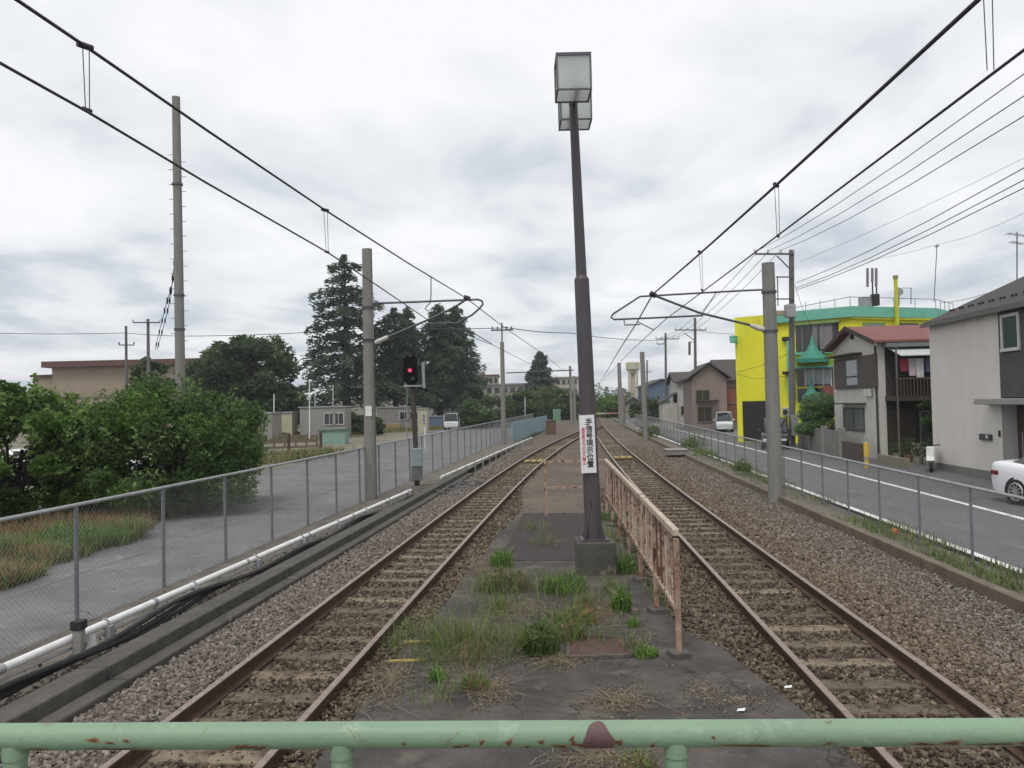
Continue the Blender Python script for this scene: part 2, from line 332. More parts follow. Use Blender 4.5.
# yellow crossing boards
yel = M('yellow_board', (.36, .27, .07), (.26, .2, .08), 6, .8, .3, 20, stain=((.17, .14, .1), 4, .5))
def boards(fx, y, label):
    t = thing('crossing_board', label, 'crossing board', (fx(y), y, 0), -.085, 'yellow boards of the staff crossing')
    for x in (-.3, 0, .3): m = MB(); m.box(x-.12, x+.12, -.45, .45, -.12, -.05); m.build('board', yel, t, bevel=.01)
boards(xr, 37.5, 'worn yellow crossing boards between the rails right of the lamp post'); boards(xl, 36.5, 'worn yellow crossing boards between the rails left of the lamp post')

# ================================================================== PLATFORM SLAB BETWEEN THE TRACKS
slabm = M('dark_slab', (.084, .073, .066), (.048, .043, .041), 1.3, .9, .5, 45, lo=.42, hi=.58, stain=[((.112, .098, .083), 1.7, .55), ((.034, .031, .03), 1.3, .58), ((.16, .142, .12), 9, .61), ((.03, .026, .024), 16, .63), ((.19, .17, .15), 55, .66)])
def add_cracks(mt, scale, col, width=.012):
    nt = mt.node_tree; bs = nt.nodes['Principled BSDF']; L = nt.links.new; src = bs.inputs['Base Color'].links[0].from_socket; tc = N(nt, 'ShaderNodeTexCoord'); nz = N(nt, 'ShaderNodeTexNoise', Scale=2.5, Detail=6.); L(tc.outputs['Object'], nz.inputs['Vector'])
    va = N(nt, 'ShaderNodeVectorMath', operation='MULTIPLY_ADD'); L(nz.outputs['Color'], va.inputs[0]); va.inputs[1].default_value = (.45, .45, .45); L(tc.outputs['Object'], va.inputs[2])
    vo = N(nt, 'ShaderNodeTexVoronoi', Scale=scale, feature='DISTANCE_TO_EDGE'); L(va.outputs[0], vo.inputs['Vector']); r = N(nt, 'ShaderNodeValToRGB'); r.color_ramp.elements[0].color = (1, 1, 1, 1); r.color_ramp.elements[1].color = (0, 0, 0, 1); r.color_ramp.elements[1].position = width; L(vo.outputs['Distance'], r.inputs[0])
    n2 = N(nt, 'ShaderNodeTexNoise', Scale=1.1, Detail=3.); L(tc.outputs['Object'], n2.inputs['Vector']); r2 = N(nt, 'ShaderNodeValToRGB'); r2.color_ramp.elements[0].position = .42; r2.color_ramp.elements[1].position = .56; L(n2.outputs[0], r2.inputs[0])
    mm = N(nt, 'ShaderNodeMath', operation='MULTIPLY'); L(r.outputs[0], mm.inputs[0]); L(r2.outputs[0], mm.inputs[1]); mx = N(nt, 'ShaderNodeMix', data_type='RGBA'); L(mm.outputs[0], mx.inputs[0]); L(src, mx.inputs[6]); mx.inputs[7].default_value = c4(col); L(mx.outputs[2], bs.inputs['Base Color'])
add_cracks(slabm, .9, (.025, .022, .02))
m = MB(); yl_ = list(np.arange(.6, 18.6, .6)); left = [(slabL(y)+random.uniform(-.04, .04), y) for y in yl_]; right = [(slabR(y)-.03+random.uniform(-.015, .015), y) for y in yl_]
m.prism(left+right[::-1], -.22, -.055); tag(m.build('platform_slab', slabm, bevel=.015), kind='structure')
padm = M('dark_pad', (.056, .046, .044), (.038, .032, .031), 3, .95, .4, 30)
m = MB(); a = [az(500, 560, -.045), az(583, 560, -.045), az(586, 513, -.045), az(523, 513, -.045)]; m.prism([(p.x, p.y) for p in a], -.053, -.047); tag(m.build('path_patch', padm), kind='structure')
lightpatch = M('worn_patch', (.15, .135, .12), (.095, .085, .077), 7, .95, .5, 40)
def patch(pts, name='path_patch', mat=lightpatch, z=-.049):
    P = []
    for i, p in enumerate(pts):
        q = pts[(i+1) % len(pts)]
        for t in (0, .33, .66): P.append((p[0]+(q[0]-p[0])*t+random.uniform(-3, 3), p[1]+(q[1]-p[1])*t+random.uniform(-2, 2)))
    m = MB(); A = [az(*p, z) for p in P]; m.prism([(q.x, q.y) for q in A], z-.003, z); return tag(m.build(name, mat), kind='structure')
# grit, soil crumbs and dry straw lying on the slab
def blob(px, py, rx, ry, n): p = az(px, py, -.05); a = RNG.random(n)*6.283; q = np.abs(RNG.normal(0, .55, n)); return np.stack([p.x+rx*q*np.cos(a), p.y+ry*q*np.sin(a), np.full(n, -.05)], 1)
soil = [(.16, .135, .10), (.12, .1, .075), (.2, .175, .135), (.09, .075, .06), (.14, .115, .09)]
spots = [(470, 650, .55, 1.0, 2600), (520, 610, .6, .8, 1800), (490, 690, .25, .5, 900), (600, 610, .4, .9, 1500), (560, 660, .5, .3, 900), (620, 700, .35, .35, 900), (600, 760, .4, .3, 900), (390, 680, .25, .9, 1200), (480, 570, .5, 1.5, 1400), (560, 580, .5, .9, 1200), (740, 700, .35, .3, 500), (640, 640, .25, .6, 600), (700, 690, .3, .6, 500)]
P = np.concatenate([blob(*q) for q in spots]); k_ = np.array([slabL(y)+.02 < x < slabR(y)-.06 for x, y in zip(P[:, 0], P[:, 1])]); P = P[k_]
V, Fq = stones(P, RNG.uniform(.003, .011, len(P))*np.where(RNG.random(len(P)) > .97, 1.8, 1)); tag(np_mesh('soil_crumbs', V, Fq, stonem, col=np.repeat(palette(len(P), soil, .15), 12, 0)), kind='stuff')
P = np.concatenate([blob(q[0], q[1], q[2]*.9, q[3]*.9, q[4]//5) for q in spots[:9]]); P[:, 2] = -.045; V, Fq = blades(P, .22, .006, 1.5); V[:, 2] = -.052+(V[:, 2]+.052)*.22+.004; tag(np_mesh('straw', V, Fq, leafm, col=np.repeat(palette(len(P), [(.27, .22, .14), (.21, .17, .11), (.32, .27, .18)], .2), 6, 0)), kind='stuff')
for px, py in ((422, 641), (407, 660)):
    a = az(px-18, py, -.04); b = az(px+18, py, -.04); m = MB(); m.cbox((a.x+b.x)/2, (a.y+b.y)/2, -.045, (b-a).length, .06, .012, 0.02); tag(m.build('painted_line', yel), kind='structure')
# rusty drain cover
rustplate = M('rust_plate', (.105, .062, .052), (.065, .042, .036), 7, .9, .4, 50)
a = [az(568, 657, -.03), az(632, 655, -.03), az(626, 637, -.03), az(568, 637, -.03)]
t = thing('drain_cover', 'rusty reddish drain cover plate let into the dark slab', 'drain cover', (a[0].x, a[0].y, -.05))
m = MB(); m.prism([(p.x, p.y) for p in a], -.052, -.028); m.build('cover_plate', rustplate, t, world=True, bevel=.006)
c = [(p.x, p.y) for p in a]; m = MB()
for i in range(4): m.bar((*c[i], -.035), (*c[(i+1) % 4], -.035), .03, .03)
m.build('frame', old_conc, t, world=True)
# broken plank, stick
wood = M('old_wood', (.16, .13, .10), (.09, .07, .055), 12, .95, .4, 40)
for (p, q, wd, lab) in (((606, 586), (636, 612), .07, 'thin dark plank lying across the pale slab'), ((545, 612), (572, 618), .03, 'grey stick lying among the weeds')):
    A, B = az(*p, -.02), az(*q, -.02); m = MB(); m.bar(A, B, wd, .04); tag(m.build('plank' if wd > .05 else 'stick', wood), lab, 'plank' if wd > .05 else 'stick')
for (px, py, lab) in ((788, 687, 'white scrap of paper beside the right track rail'), (741, 710, 'small white scrap on the dark slab near the green railing')):
    p = az(px, py, -.04); m = MB(); m.add([(p.x-.04, p.y-.02, -.04), (p.x+.02, p.y-.03, -.035), (p.x+.045, p.y+.02, -.03), (p.x-.02, p.y+.03, -.04)], [(0, 1, 2, 3)]);
    tag(m.build('paper_scrap', white_paint), lab, 'litter')

# ================================================================== GREEN RAILING (foreground)
greenm = M('pale_green_paint', (.2, .3, .2), (.172, .256, .174), 3, .5, .1, 60, stain=[((.24, .34, .24), 14, .58), ((.15, .07, .035), 13, .61)], spec=.4)
A, B = aD(-60, 737.0, 1.24), aD(1085, 731.5, 1.20); A = A+(A-B)*.25
t = thing('railing', 'pale green tubular railing with rust flecks across the platform end', 'railing', (0, 1.22, -.05+1))
RR = .0196; m = MB(); m.tube([A+(B-A)*i/24 for i in range(25)], RR, 24); m.build('top_rail', greenm, t, smooth=True, world=True)
for px in (8, 341, 675):
    u = aD(px, 735, 1.22).x; f = (u-A.x)/(B.x-A.x); p = A+(B-A)*f; m = MB()
    m.tube([(p.x, p.y, .95), (p.x, p.y, p.z-RR*.6)], .0165, 20); m.tube([(p.x, p.y, p.z-RR-.012), (p.x, p.y, p.z-RR*.5)], .0185, 20); m.build('post', greenm, t, smooth=True, world=True)
m = MB(); m.tube([A-Vector((0, 0, .52)), B-Vector((0, 0, .52))], .016, 16); m.build('lower_rail', greenm, t, smooth=True, world=True)
primer = M('primer_patch', (.105, .06, .062), (.13, .075, .075), 30, .55, .15, 90)
f = (aD(597, 735, 1.22).x-A.x)/(B.x-A.x); pc = A+(B-A)*f; ax = (B-A).normalized(); V = [(0, 0)]; rings, seg = 6, 28; m = MB(); P = []
for i in range(rings+1):
    for k_ in range(seg):
        rr = i/rings; th = 2*math.pi*k_/seg; wob = 1+.06*math.sin(3*th)+.05*math.sin(5*th+1); u_ = rr*math.cos(th)*.0235*wob*(1-.32*max(0, -math.sin(th))); ang = rr*math.sin(th)*1.5*wob+.1
        P.append(pc+ax*u_+Vector((0, -math.cos(ang), -math.sin(ang)))*(RR+.0007))
m.add(P, [(i*seg+k_, i*seg+(k_+1) % seg, (i+1)*seg+(k_+1) % seg, (i+1)*seg+k_) for i in range(rings) for k_ in range(seg)]); m.build('primer_patch', primer, t, smooth=True, world=True)
def shell_patch(name, mat, px, ang0, hu, ha, lift=.0007, sd=0):
    f = (aD(px, 735, 1.22).x-A.x)/(B.x-A.x); pc = A+(B-A)*f; ax = (B-A).normalized(); rings, seg = 4, 22; P = []; rs = random.Random(sd)
    a1, a2, a3 = [rs.uniform(0, 6) for _ in range(3)]
    for i in range(rings+1):
        for k_ in range(seg):
            rr = i/rings; th = 2*math.pi*k_/seg; wob = 1+.28*math.sin(2*th+a1)+.22*math.sin(3*th+a2)+.16*math.sin(5*th+a3); u_ = rr*math.cos(th)*hu*wob; ang = ang0+rr*math.sin(th)*ha*wob
            P.append(pc+ax*u_+Vector((0, -math.cos(ang), -math.sin(ang)))*(RR+lift))
    m = MB(); m.add(P, [(i*seg+k_, i*seg+(k_+1) % seg, (i+1)*seg+(k_+1) % seg, (i+1)*seg+k_) for i in range(rings) for k_ in range(seg)]); m.build(name, mat, t, smooth=True, world=True)
rustm = M('rail_rust_fleck', (.15, .07, .035), (.085, .045, .03), 60, .85, .3, 120); rustl = M('rail_rust_edge', (.27, .19, .1), (.22, .2, .12), 60, .8, .2, 120)
for i, (px, an, hu, ha) in enumerate(((95, -.1, .011, .12), (112, .1, .006, .1), (128, -.05, .005, .1), (118, .75, .03, .1), (247, .55, .018, .22), (262, .65, .009, .16), (36, .8, .02, .1), (405, .3, .0025, .14), (458, .62, .006, .16), (466, .5, .004, .12), (482, .2, .0035, .2), (509, .25, .004, .26), (527, .7, .004, .1), (541, .2, .003, .2), (560, .62, .009, .22), (573, .35, .006, .2), (582, .5, .008, .2), (571, .0, .003, .22), (617, .3, .005, .3), (650, .6, .004, .15), (709, -.1, .003, .1), (738, .62, .022, .14), (757, .7, .014, .13), (912, .55, .02, .12), (940, .45, .016, .16), (985, .6, .026, .1), (1012, .5, .012, .12))):
    shell_patch('rust_patch', rustl, px, an, hu*1.25, ha*1.3, .0004, i); shell_patch('rust_patch', rustm, px, an, hu*.8, ha*.8, .0008, i)
# platform floor the railing stands on
m = MB(); m.box(-1.6, 1.6, -3, 1.5, -.2, .95); tag(m.build('platform', concrete), kind='structure')

# ================================================================== LAMP POST + SIGN
purple = M('purple_grey_paint', (.082, .072, .082), (.065, .057, .066), 4, .5, .08, 60, stretch=(2, 2, .3), stain=((.11, .1, .105), 5, .68), spec=.35)
pb = aD(594, 540, 12.25); pt = aD(572.3, 84, 12.25)
t = thing('lamp_post', 'tall purple grey lamp post with two cube lamp heads between the tracks', 'lamp post', (pb.x, pb.y, -.05))
def along(z): return pb+(pt-pb)*((z-pb.z)/(pt.z-pb.z))
zs = aD(580, 278, 12.25).z
m = MB(); m.tube([along(.44), along(zs-.02)], .13, 24, r1=.114); m.build('lower_shaft', purple, t, smooth=True, world=True)
m = MB(); m.tube([along(zs-.03), along(zs+.03)], .116, 24, r1=.085); m.build('collar', purple, t, smooth=True, world=True)
m = MB(); m.tube([along(zs), along(7.2)], .084, 24, r1=.066); m.tube([along(7.16), along(7.22)], .07, 20); m.build('upper_shaft', purple, t, smooth=True, world=True)
m = MB(); m.tube([along(7.15)+Vector((0, -.75, 0)), along(7.15)+Vector((0, .95, 0))], .035, 12); m.build('cross_arm', purple, t, world=True)
m = MB(); m.tube([along(2.05), along(2.07)], .115, 24); m.build('band', dark_metal, t, world=True)
q = along(.98); m = MB(); m.cbox(q.x-.01, q.y-.115, q.z, .055, .02, .12); m.build('hand_hole', black, t, world=True)
m = MB(); m.cbox(pb.x, pb.y, .455, .42, .42, .03)
for a_ in range(4):
    d = Vector((math.cos(a_*math.pi/2+.78), math.sin(a_*math.pi/2+.78), 0)); s = Vector((-d.y, d.x, 0))*.006
    P = [pb+d*.11, pb+d*.24, pb+d*.11+Vector((0, 0, .32))]; P = [Vector((p_.x, p_.y, p_.z+.02)) for p_ in P]
    m.add([p_-s for p_ in P]+[p_+s for p_ in P], [(0, 1, 2), (5, 4, 3), (0, 3, 4, 1), (1, 4, 5, 2), (2, 5, 3, 0)])
m.build('base_plate', purple, t, world=True)
ped = M('mossy_concrete', (.10, .095, .082), (.055, .052, .046), 3, .95, .5, 25, stain=[((.2, .18, .145), 2.2, .56), ((.03, .03, .028), 3, .62)])
m = MB(); m.box(pb.x-.28, pb.x+.30, pb.y-.26, pb.y+.30, -.1, .44); m.build('pedestal', ped, t, world=True, bevel=.02)
lampg, nt_, b_ = new_mat('lamp_diffuser'); b_.inputs['Base Color'].default_value = (.62, .66, .66, 1); b_.inputs['Roughness'].default_value = .35; b_.inputs['Transmission Weight'].default_value = .0
tr = nt_.nodes.new('ShaderNodeBsdfTranslucent'); tr.inputs[0].default_value = (.8, .84, .84, 1); ms = nt_.nodes.new('ShaderNodeMixShader'); ms.inputs[0].default_value = .6; nt_.links.new(b_.outputs[0], ms.inputs[1]); nt_.links.new(tr.outputs[0], ms.inputs[2]); ms.inputs[0].default_value = .75; b_.inputs['Base Color'].default_value = (.8, .83, .83, 1); tr.inputs[0].default_value = (.92, .94, .94, 1); nt_.links.new(ms.outputs[0], nt_.nodes['Material Output'].inputs[0])
for dy in (-.55, .68):
    c = along(7.15); cy_ = c.y+dy; z0, z1, h = 7.10, 7.61, .245; cx_ = aD(573.2 if dy < 0 else 574.5, 100, cy_).x; sh = .03
    hd = MB(); fr = .024
    for z in (z0, z1):
        for s in (-1, 1):
            hd.cbox(cx_, cy_+s*h, z, 2*h+fr, fr, fr); hd.cbox(cx_+s*h, cy_, z, fr, 2*h-fr, fr)
    for sx in (-1, 1):
        for sy in (-1, 1): hd.cbox(cx_+sx*h, cy_+sy*h, (z0+z1)/2, fr, fr, z1-z0-fr)
    hd.box(cx_-h-.013, cx_+h+.013, cy_-h-.013, cy_+h+.013, z1+.0145, z1+.03)
    ho = hd.build('lamp_head', M('lamp_frame', (.12, .12, .125), (.09, .09, .095), 5, .5), t, world=True)
    m = MB(); e_ = h-.012; m.box(cx_-e_, cx_+e_, cy_-e_, cy_+e_, z0+.005, z1+.014); do = m.build('diffuser', lampg, ho, world=False)
    do.data.transform(Matrix.Translation(-Vector(t.location)))
# sign on the post
sg = along(1.85); A_, B_ = aD(587, 416, 12.1), aD(588.5, 472, 12.1)
signw = M('sign_white', (.74, .74, .74), (.66, .66, .66), 4, .5, stain=((.5, .48, .45), 5, .7)); cz = (A_.z+B_.z)/2; ctr = (A_+B_)/2
t = thing('sign', 'narrow white sign with black and red vertical Japanese lettering strapped to lamp post', 'sign', (ctr.x, ctr.y, cz)); t.rotation_euler = (0, R_(-1.0), R_(0))
m = MB(); m.box(-.115, .115, -.004, .008, -.44, .44); m.build('board', signw, t)
def vtext(s, x, ztop, size, pitch, mat, nm):
    cu = bpy.data.curves.new(nm, 'FONT'); cu.body = '\n'.join(s); cu.size = size; cu.space_line = pitch/size; cu.align_x = 'CENTER'; cu.align_y = 'TOP'; cu.extrude = .001
    cu.offset = .002 if size > .08 else .001
    cu.materials.append(mat); o = bpy.data.objects.new(nm, cu); COL.objects.link(o); o.parent = t; o.rotation_euler = (math.pi/2, 0, 0); o.location = (x, -.007, ztop)
    bpy.context.view_layer.update(); me = bpy.data.meshes.new_from_object(o.evaluated_get(bpy.context.evaluated_depsgraph_get())); me.name = nm
    o2 = bpy.data.objects.new(nm, me); COL.objects.link(o2); o2.parent = t; o2.rotation_euler = o.rotation_euler; o2.location = o.location; bpy.data.objects.remove(o); o2.name = nm
    if not me.materials: me.materials.append(mat)
    return o2
vtext('手信号現示位置', .03, .385, .108, .107, M('sign_black', (.02, .02, .025), (.03, .03, .03)), 'black_lettering')
vtext('乗務員以外の立入禁止', -.062, .245, .056, .056, M('sign_red', (.55, .05, .09), (.6, .12, .15)), 'red_lettering')
m = MB()
for z in (-.3, .3): m.tube([(.125*math.cos(a), .12+.125*math.sin(a), z) for a in np.linspace(-1.9, math.pi+1.9, 20)], .006, 6)
m.build('strap', galv_dark, t)

# ================================================================== RUSTY FENCE
rusty = M('rusty_peeling_paint', (.40, .32, .25), (.26, .165, .11), 7, .85, .4, 40, stain=[((.50, .45, .39), 9, .54), ((.10, .043, .025), 5, .52)])
rusty_post = M('rusty_post_paint', (.40, .30, .23), (.2, .11, .07), 5, .85, .4, 40, stain=[((.46, .40, .34), 7, .56), ((.085, .036, .022), 4, .52)]); rusty_pale = M('rusty_pale_paint', (.50, .44, .37), (.38, .28, .20), 9, .85, .4, 40, stain=[((.14, .07, .045), 5, .56), ((.54, .5, .45), 12, .62)]); rusty_dark = M('rusty_dark_paint', (.17, .085, .055), (.11, .055, .038), 9, .9, .4, 40, stain=((.35, .27, .21), 6, .62)); x0_, y0_ = 1.635, 8.15; x1_, y1_ = 2.12, 18.4
t = thing('fence', 'rusty peeling picket fence enclosing the end of the platform slab', 'fence', (x0_, y0_, -.05))
def fp(y): return x0_+(x1_-x0_)*(y-y0_)/(y1_-y0_)
ZT = 1.2
m = MB(); m.bar((fp(y0_), y0_, ZT), (fp(y1_), y1_, ZT), .065, .075); m.build('top_rail', rusty_pale, t, world=True, bevel=.008)
m = MB(); m.bar((fp(y0_), y0_, .40), (fp(y1_), y1_, .40), .04, .05); m.build('lower_rail', rusty, t, world=True, bevel=.006)
y = y0_
while y <= y1_+.01:
    m = MB(); m.cbox(fp(y), y, (ZT-.1)/2-.03, .055, .055, ZT+.04); po_ = m.build('post', rusty_post, t, world=True, bevel=.005); m = MB(); m.cbox(fp(y), y, -.03, .19, .19, .07, .2); bo2 = m.build('footing', old_conc, po_, bevel=.01); bo2.data.transform(Matrix.Translation(-Vector(t.location))); y += (y1_-y0_)/6
y = y0_+.17
while y < y1_-.05:
    m = MB(); m.cbox(fp(y)+random.uniform(-.006, .006), y, .79, .021, .03, .78, random.uniform(-.3, .3)); m.build('picket', random.choice([rusty, rusty, rusty_pale, rusty_dark]), t, world=True); y += .20+random.uniform(-.012, .012)
xg0 = aD(545, 462, 18.4).x
for z in (ZT, .6): m = MB(); m.bar((xg0, y1_, z), (x1_, y1_, z), .04, .05); m.build('cross_rail', rusty, t, world=True)
m = MB(); m.cbox(xg0, y1_, .55, .06, .06, 1.35); m.build('post', rusty, t, world=True)

# ================================================================== LEFT KERB, PIPE, CABLE
kerbm = M('kerb_concrete', (.098, .092, .08), (.055, .052, .046), 2.5, .95, .6, 16, stain=[((.2, .19, .165), 2.5, .62), ((.035, .033, .03), 1.8, .62)])
t = thing('kerb_wall', 'low dark weathered concrete kerb in two steps beside the left track', 'low wall', (-4, 8, 0))
m = MB(); yy = [-3, 2, 8, 14, 20, 26, 31]
for a, b in zip(yy[:-1], yy[1:]):
    b2 = b-.015; m.hexa([(kl(a), a, -.5), (kl(a)-.2, a, -.5), (kl(b2)-.2, b2, -.5), (kl(b2), b2, -.5), (kl(a), a, -.10), (kl(a)-.2, a, -.10), (kl(b2)-.2, b2, -.10), (kl(b2), b2, -.10)])
m.build('lower_step', kerbm, t, world=True, bevel=.02); m = MB()
for a, b in zip(yy[:-1], yy[1:]):
    b2 = b-.02; i, w_ = -.205, -.52; m.hexa([(kl(a)+i, a, -.5), (kl(a)+w_, a, -.5), (kl(b2)+w_, b2, -.5), (kl(b2)+i, b2, -.5), (kl(a)+i, a, .03), (kl(a)+w_, a, .02), (kl(b2)+w_, b2, .02), (kl(b2)+i, b2, .03)])
m.build('upper_step', kerbm, t, world=True, bevel=.02)
def pipe_x(y): return -5.02+.128*(y-8)
gutter = M('gutter_soil', (.16, .145, .12), (.09, .08, .065), 3, .95, .8, 14, stain=((.06, .055, .045), 2, .58))
m = MB(); V = []
for y in np.arange(-4, 92, 2.): V += [(kl(y)-.57, y, -.16), (-6.0+.1*(y-9.2)+.05, y, -.22)]
m.v = V; m.f = [(2*i, 2*i+1, 2*i+3, 2*i+2) for i in range(len(V)//2-1)]; m.mi = [0]*len(m.f); tag(m.build('verge', gutter), kind='structure')
pz = .08
P = []
for i in range(5200): y = 1.5+26*random.random()**1.2; x0 = kl(y)-.6; P.append((x0-abs(random.gauss(0, .35)), y, -.16+random.uniform(-.02, .03)))
P = np.array(P); V, Fq = stones(P, RNG.uniform(.006, .026, len(P))*np.where(RNG.random(len(P)) > .97, 1.9, 1)); tag(np_mesh('rubble', V, Fq, stonem, col=np.repeat(palette(len(P), soil+greys, .15), 12, 0)), kind='stuff')
def pipe(y0, y1, label):
    t = thing('conduit_pipe', label, 'pipe', (pipe_x(y0), y0, 0), 0, 'white cable pipes along the left fence')
    m = MB(); m.tube([(pipe_x(y), y, pz) for y in np.linspace(y0, y1, 16)], .046, 14); m.build('pipe', white_paint, t, smooth=True, world=True)
    m = MB(); m.tube([(pipe_x(y)+.02, y, pz-.10) for y in np.linspace(y0, y1, 12)], .016, 8); m.build('small_pipe', galv, t, smooth=True, world=True)
    y = y0+.6
    while y < y1:
        m = MB(); m.cbox(pipe_x(y)+.06, y, -.12, .07, .10, .36); m.tube([(pipe_x(y)+.058*math.cos(a), y, pz+.058*math.sin(a)) for a in np.linspace(-2, 2, 9)], .012, 6); m.build('bracket_post', galv if int(y*10) % 3 else concrete, t, world=True); y += 1.95
    y = y0+1.6
    while y < y1: m = MB(); m.tube([(pipe_x(y-.04), y-.04, pz), (pipe_x(y+.04), y+.04, pz)], .052, 14); m.build('collar', galv, t, world=True); y += 2.6
pipe(1, 23.4, 'long white pipe on stub posts at the kerb, nearer of two lengths'); pipe(27.5, 58, 'white pipe on posts beyond the red signal, farther of two lengths')
m = MB()
for k_, off in enumerate((.10, .16, .2)):
    m.tube([(pipe_x(y)+.12+off*.6+.07*math.sin(y*.9+k_*.6), y, -.10+.05*k_+.04*math.sin(y*1.7+k_)) for y in np.arange(1, 23.2, .35)], .032, 8)
tag(m.build('cable_bundle', black, smooth=True), 'thick black cables lying along the ground under the near white pipe', 'cables')
m = MB()
for k_ in range(3):
    c = az(445+k_*12, 490-k_*3, -.1); m.tube([(c.x+.35*math.cos(a)*(1+.2*math.sin(3*a+k_)), c.y+.9*math.sin(a), -.08+.05*math.sin(2*a+k_)) for a in np.linspace(0, 5.2+.5*k_, 22)], .022, 6)
tag(m.build('loose_cable', galv_dark, smooth=True), 'loose looped grey cables on the gravel beside the red signal', 'cables')
c = az(79, 655, -.1); t = thing('stub_post', 'dark topped concrete stub post with pale bracket beside the near white pipe', 'post', (c.x, c.y, -.15))
m = MB(); m.cbox(0, 0, .15, .1, .1, .36); m.build('stub', concrete, t, bevel=.01); m = MB(); m.cbox(0, 0, .38, .13, .13, .1); m.build('cap', black, t, bevel=.01); m = MB(); m.add([(.07, .02, .1), (.2, .02, .08), (.15, .06, .25), (.07, .06, .27)], [(0, 1, 2, 3)]); m.add([(.07, .03, .1), (.2, .03, .08), (.15, .07, .25), (.07, .07, .27)], [(3, 2, 1, 0)]); m.build('bracket', galv, t)

# ================================================================== CHAIN LINK FENCES
post_grey = M('post_grey_steel', (.2, .205, .225), (.16, .165, .18), 4, .6, metal=.2)
mesh_wire = M('mesh_wire', (.42, .43, .42), (.34, .35, .34), 6, .5, metal=.3)
def chain_fence(label, fx, y0, y1, zb, zt, step, postw, skip=()):
    t = thing('chain_link_fence', label, 'fence', (fx(y0), y0, zb))
    m = MB(); m.tube([(fx(y), y, zt) for y in np.linspace(y0, y1, 30)], .026, 8); m.build('top_rail', galv, t, world=True, smooth=True)
    m = MB(); m.tube([(fx(y), y, zb+.45*(zt-zb)) for y in np.linspace(y0, y1, 30)], .006, 5); m.tube([(fx(y), y, zb+.08) for y in np.linspace(y0, y1, 30)], .006, 5); m.build('tension_wire', galv, t, world=True)
    y = y0+.9
    while y < y1:
        m = MB(); m.tube([(fx(y), y, zb-.15), (fx(y), y, zt)], postw, 8); m.cbox(fx(y), y, zb+.0, postw*4.5, postw*4.5, .14); m.build('post', post_grey, t, world=True); y += step
    # wire mesh: straight wires in both diagonals
    H_ = zt-zb-.06; V = []; n = 0; y = y0
    ys_ = []
    while y < y1-H_: ys_.append(y); y += .08 if y < 24 else (.09 if y < 40 else .16)
    ys_ = np.array(ys_); r = np.where(ys_ < 24, .0016, np.where(ys_ < 40, .0017, .0026))
    fa = np.array([fx(q) for q in ys_]); fb = np.array([fx(q+H_) for q in ys_])
    VV, FF, o = [], [], 0
    for sgn in (0, 1):
        p = np.stack([fa, ys_, np.full_like(ys_, zb+.03 if sgn == 0 else zt-.03)], 1); q = np.stack([fb, ys_+H_, np.full_like(ys_, zt-.03 if sgn == 0 else zb+.03)], 1)
        for e in ((1, 0, 0), (-.5, 0, .87), (-.5, 0, -.87)):
            pass
        E3 = np.array([(1, 0, 0), (-.5, .6, .6), (-.5, -.6, -.6)]); Vp = np.concatenate([p[:, None]+E3[None]*r[:, None, None], q[:, None]+E3[None]*r[:, None, None]], 1).reshape(-1, 3)
        i = 6*np.arange(len(ys_))[:, None, None]; Fc = (i+np.array([[0, 1, 4, 3], [1, 2, 5, 4], [2, 0, 3, 5]])[None]).reshape(-1, 4); VV.append(Vp); FF.append(Fc+o); o += len(Vp)
    ob = np_mesh('wire_mesh', np.concatenate(VV)-np.array(t.location), np.concatenate(FF), mesh_wire, t); return t
def fl(y): return -5.9+.1*(y-9.2)
def fr_(y): return 7.33+.088*(y-13.0)
chain_fence('grey chain link fence between the left track and the access road', fl, -1, 92, -.3, 1.35, 2.12, .03)
chain_fence('grey chain link fence between the right track and the street', fr_, 4, 95, -.25, 1.05, 1.98, .024)

# ================================================================== ROADS
asph_l = M('worn_asphalt', (.158, .16, .164), (.118, .12, .124), .5, .92, .6, 45, lo=.42, hi=.58, stain=[((.205, .202, .196), 1.1, .56), ((.1, .1, .1), .8, .58), ((.2, .196, .19), 14, .6)])
asph_r = M('street_asphalt', (.128, .13, .137), (.102, .104, .109), .6, .9, .35, 60, stain=((.13, .13, .132), 1.3, .64))
add_cracks(asph_l, .35, (.06, .06, .06), .006); add_cracks(asph_r, .3, (.05, .05, .052), .006)
line_w = M('road_paint', (.78, .78, .76), (.64, .64, .62), 3, .7, stain=((.22, .22, .22), 5, .57))
def sheet(name, pts, z, mat):
    m = MB(); m.add([(p[0], p[1], z) for p in pts], [tuple(range(len(pts)))]); return tag(m.build(name, mat), kind='structure')
sheet('access_road', [(-45, -10), (fl(-10)-.02, -10), (fl(96)-.02, 96), (fl(140), 140), (-6.2, 140), (-8.3, 100.5), (-9.5, 68), (-11.3, 43), (-11.0, 33), (-12, 25), (-45, 27)], -.30, asph_l)
def la(y): return 8.05+.07*(y-12.94)
def lb(y): return 11.45+.0735*(y-18.2)
sheet('street', [(la(-10)-.35, -10), (fr_(160), 160), (lb(160)+.2, 160), (lb(-10)+.2, -10)], -.30, asph_r)
sheet('roadside', [(lb(-10)+.2, -10), (lb(160)+.2, 160), (lb(160)+3.5, 160), (16.0, 33), (19, 30), (13.2+3, -10)], -.304, M('roadside_asphalt', (.12, .12, .118), (.09, .09, .09), 1, .92, .3, 50))
sheet('yard', [(12, 28), (40, 20), (60, 150), (15, 150)], -.312, M('yard_concrete', (.17, .165, .155), (.12, .118, .11), 1, .92, .3, 40))
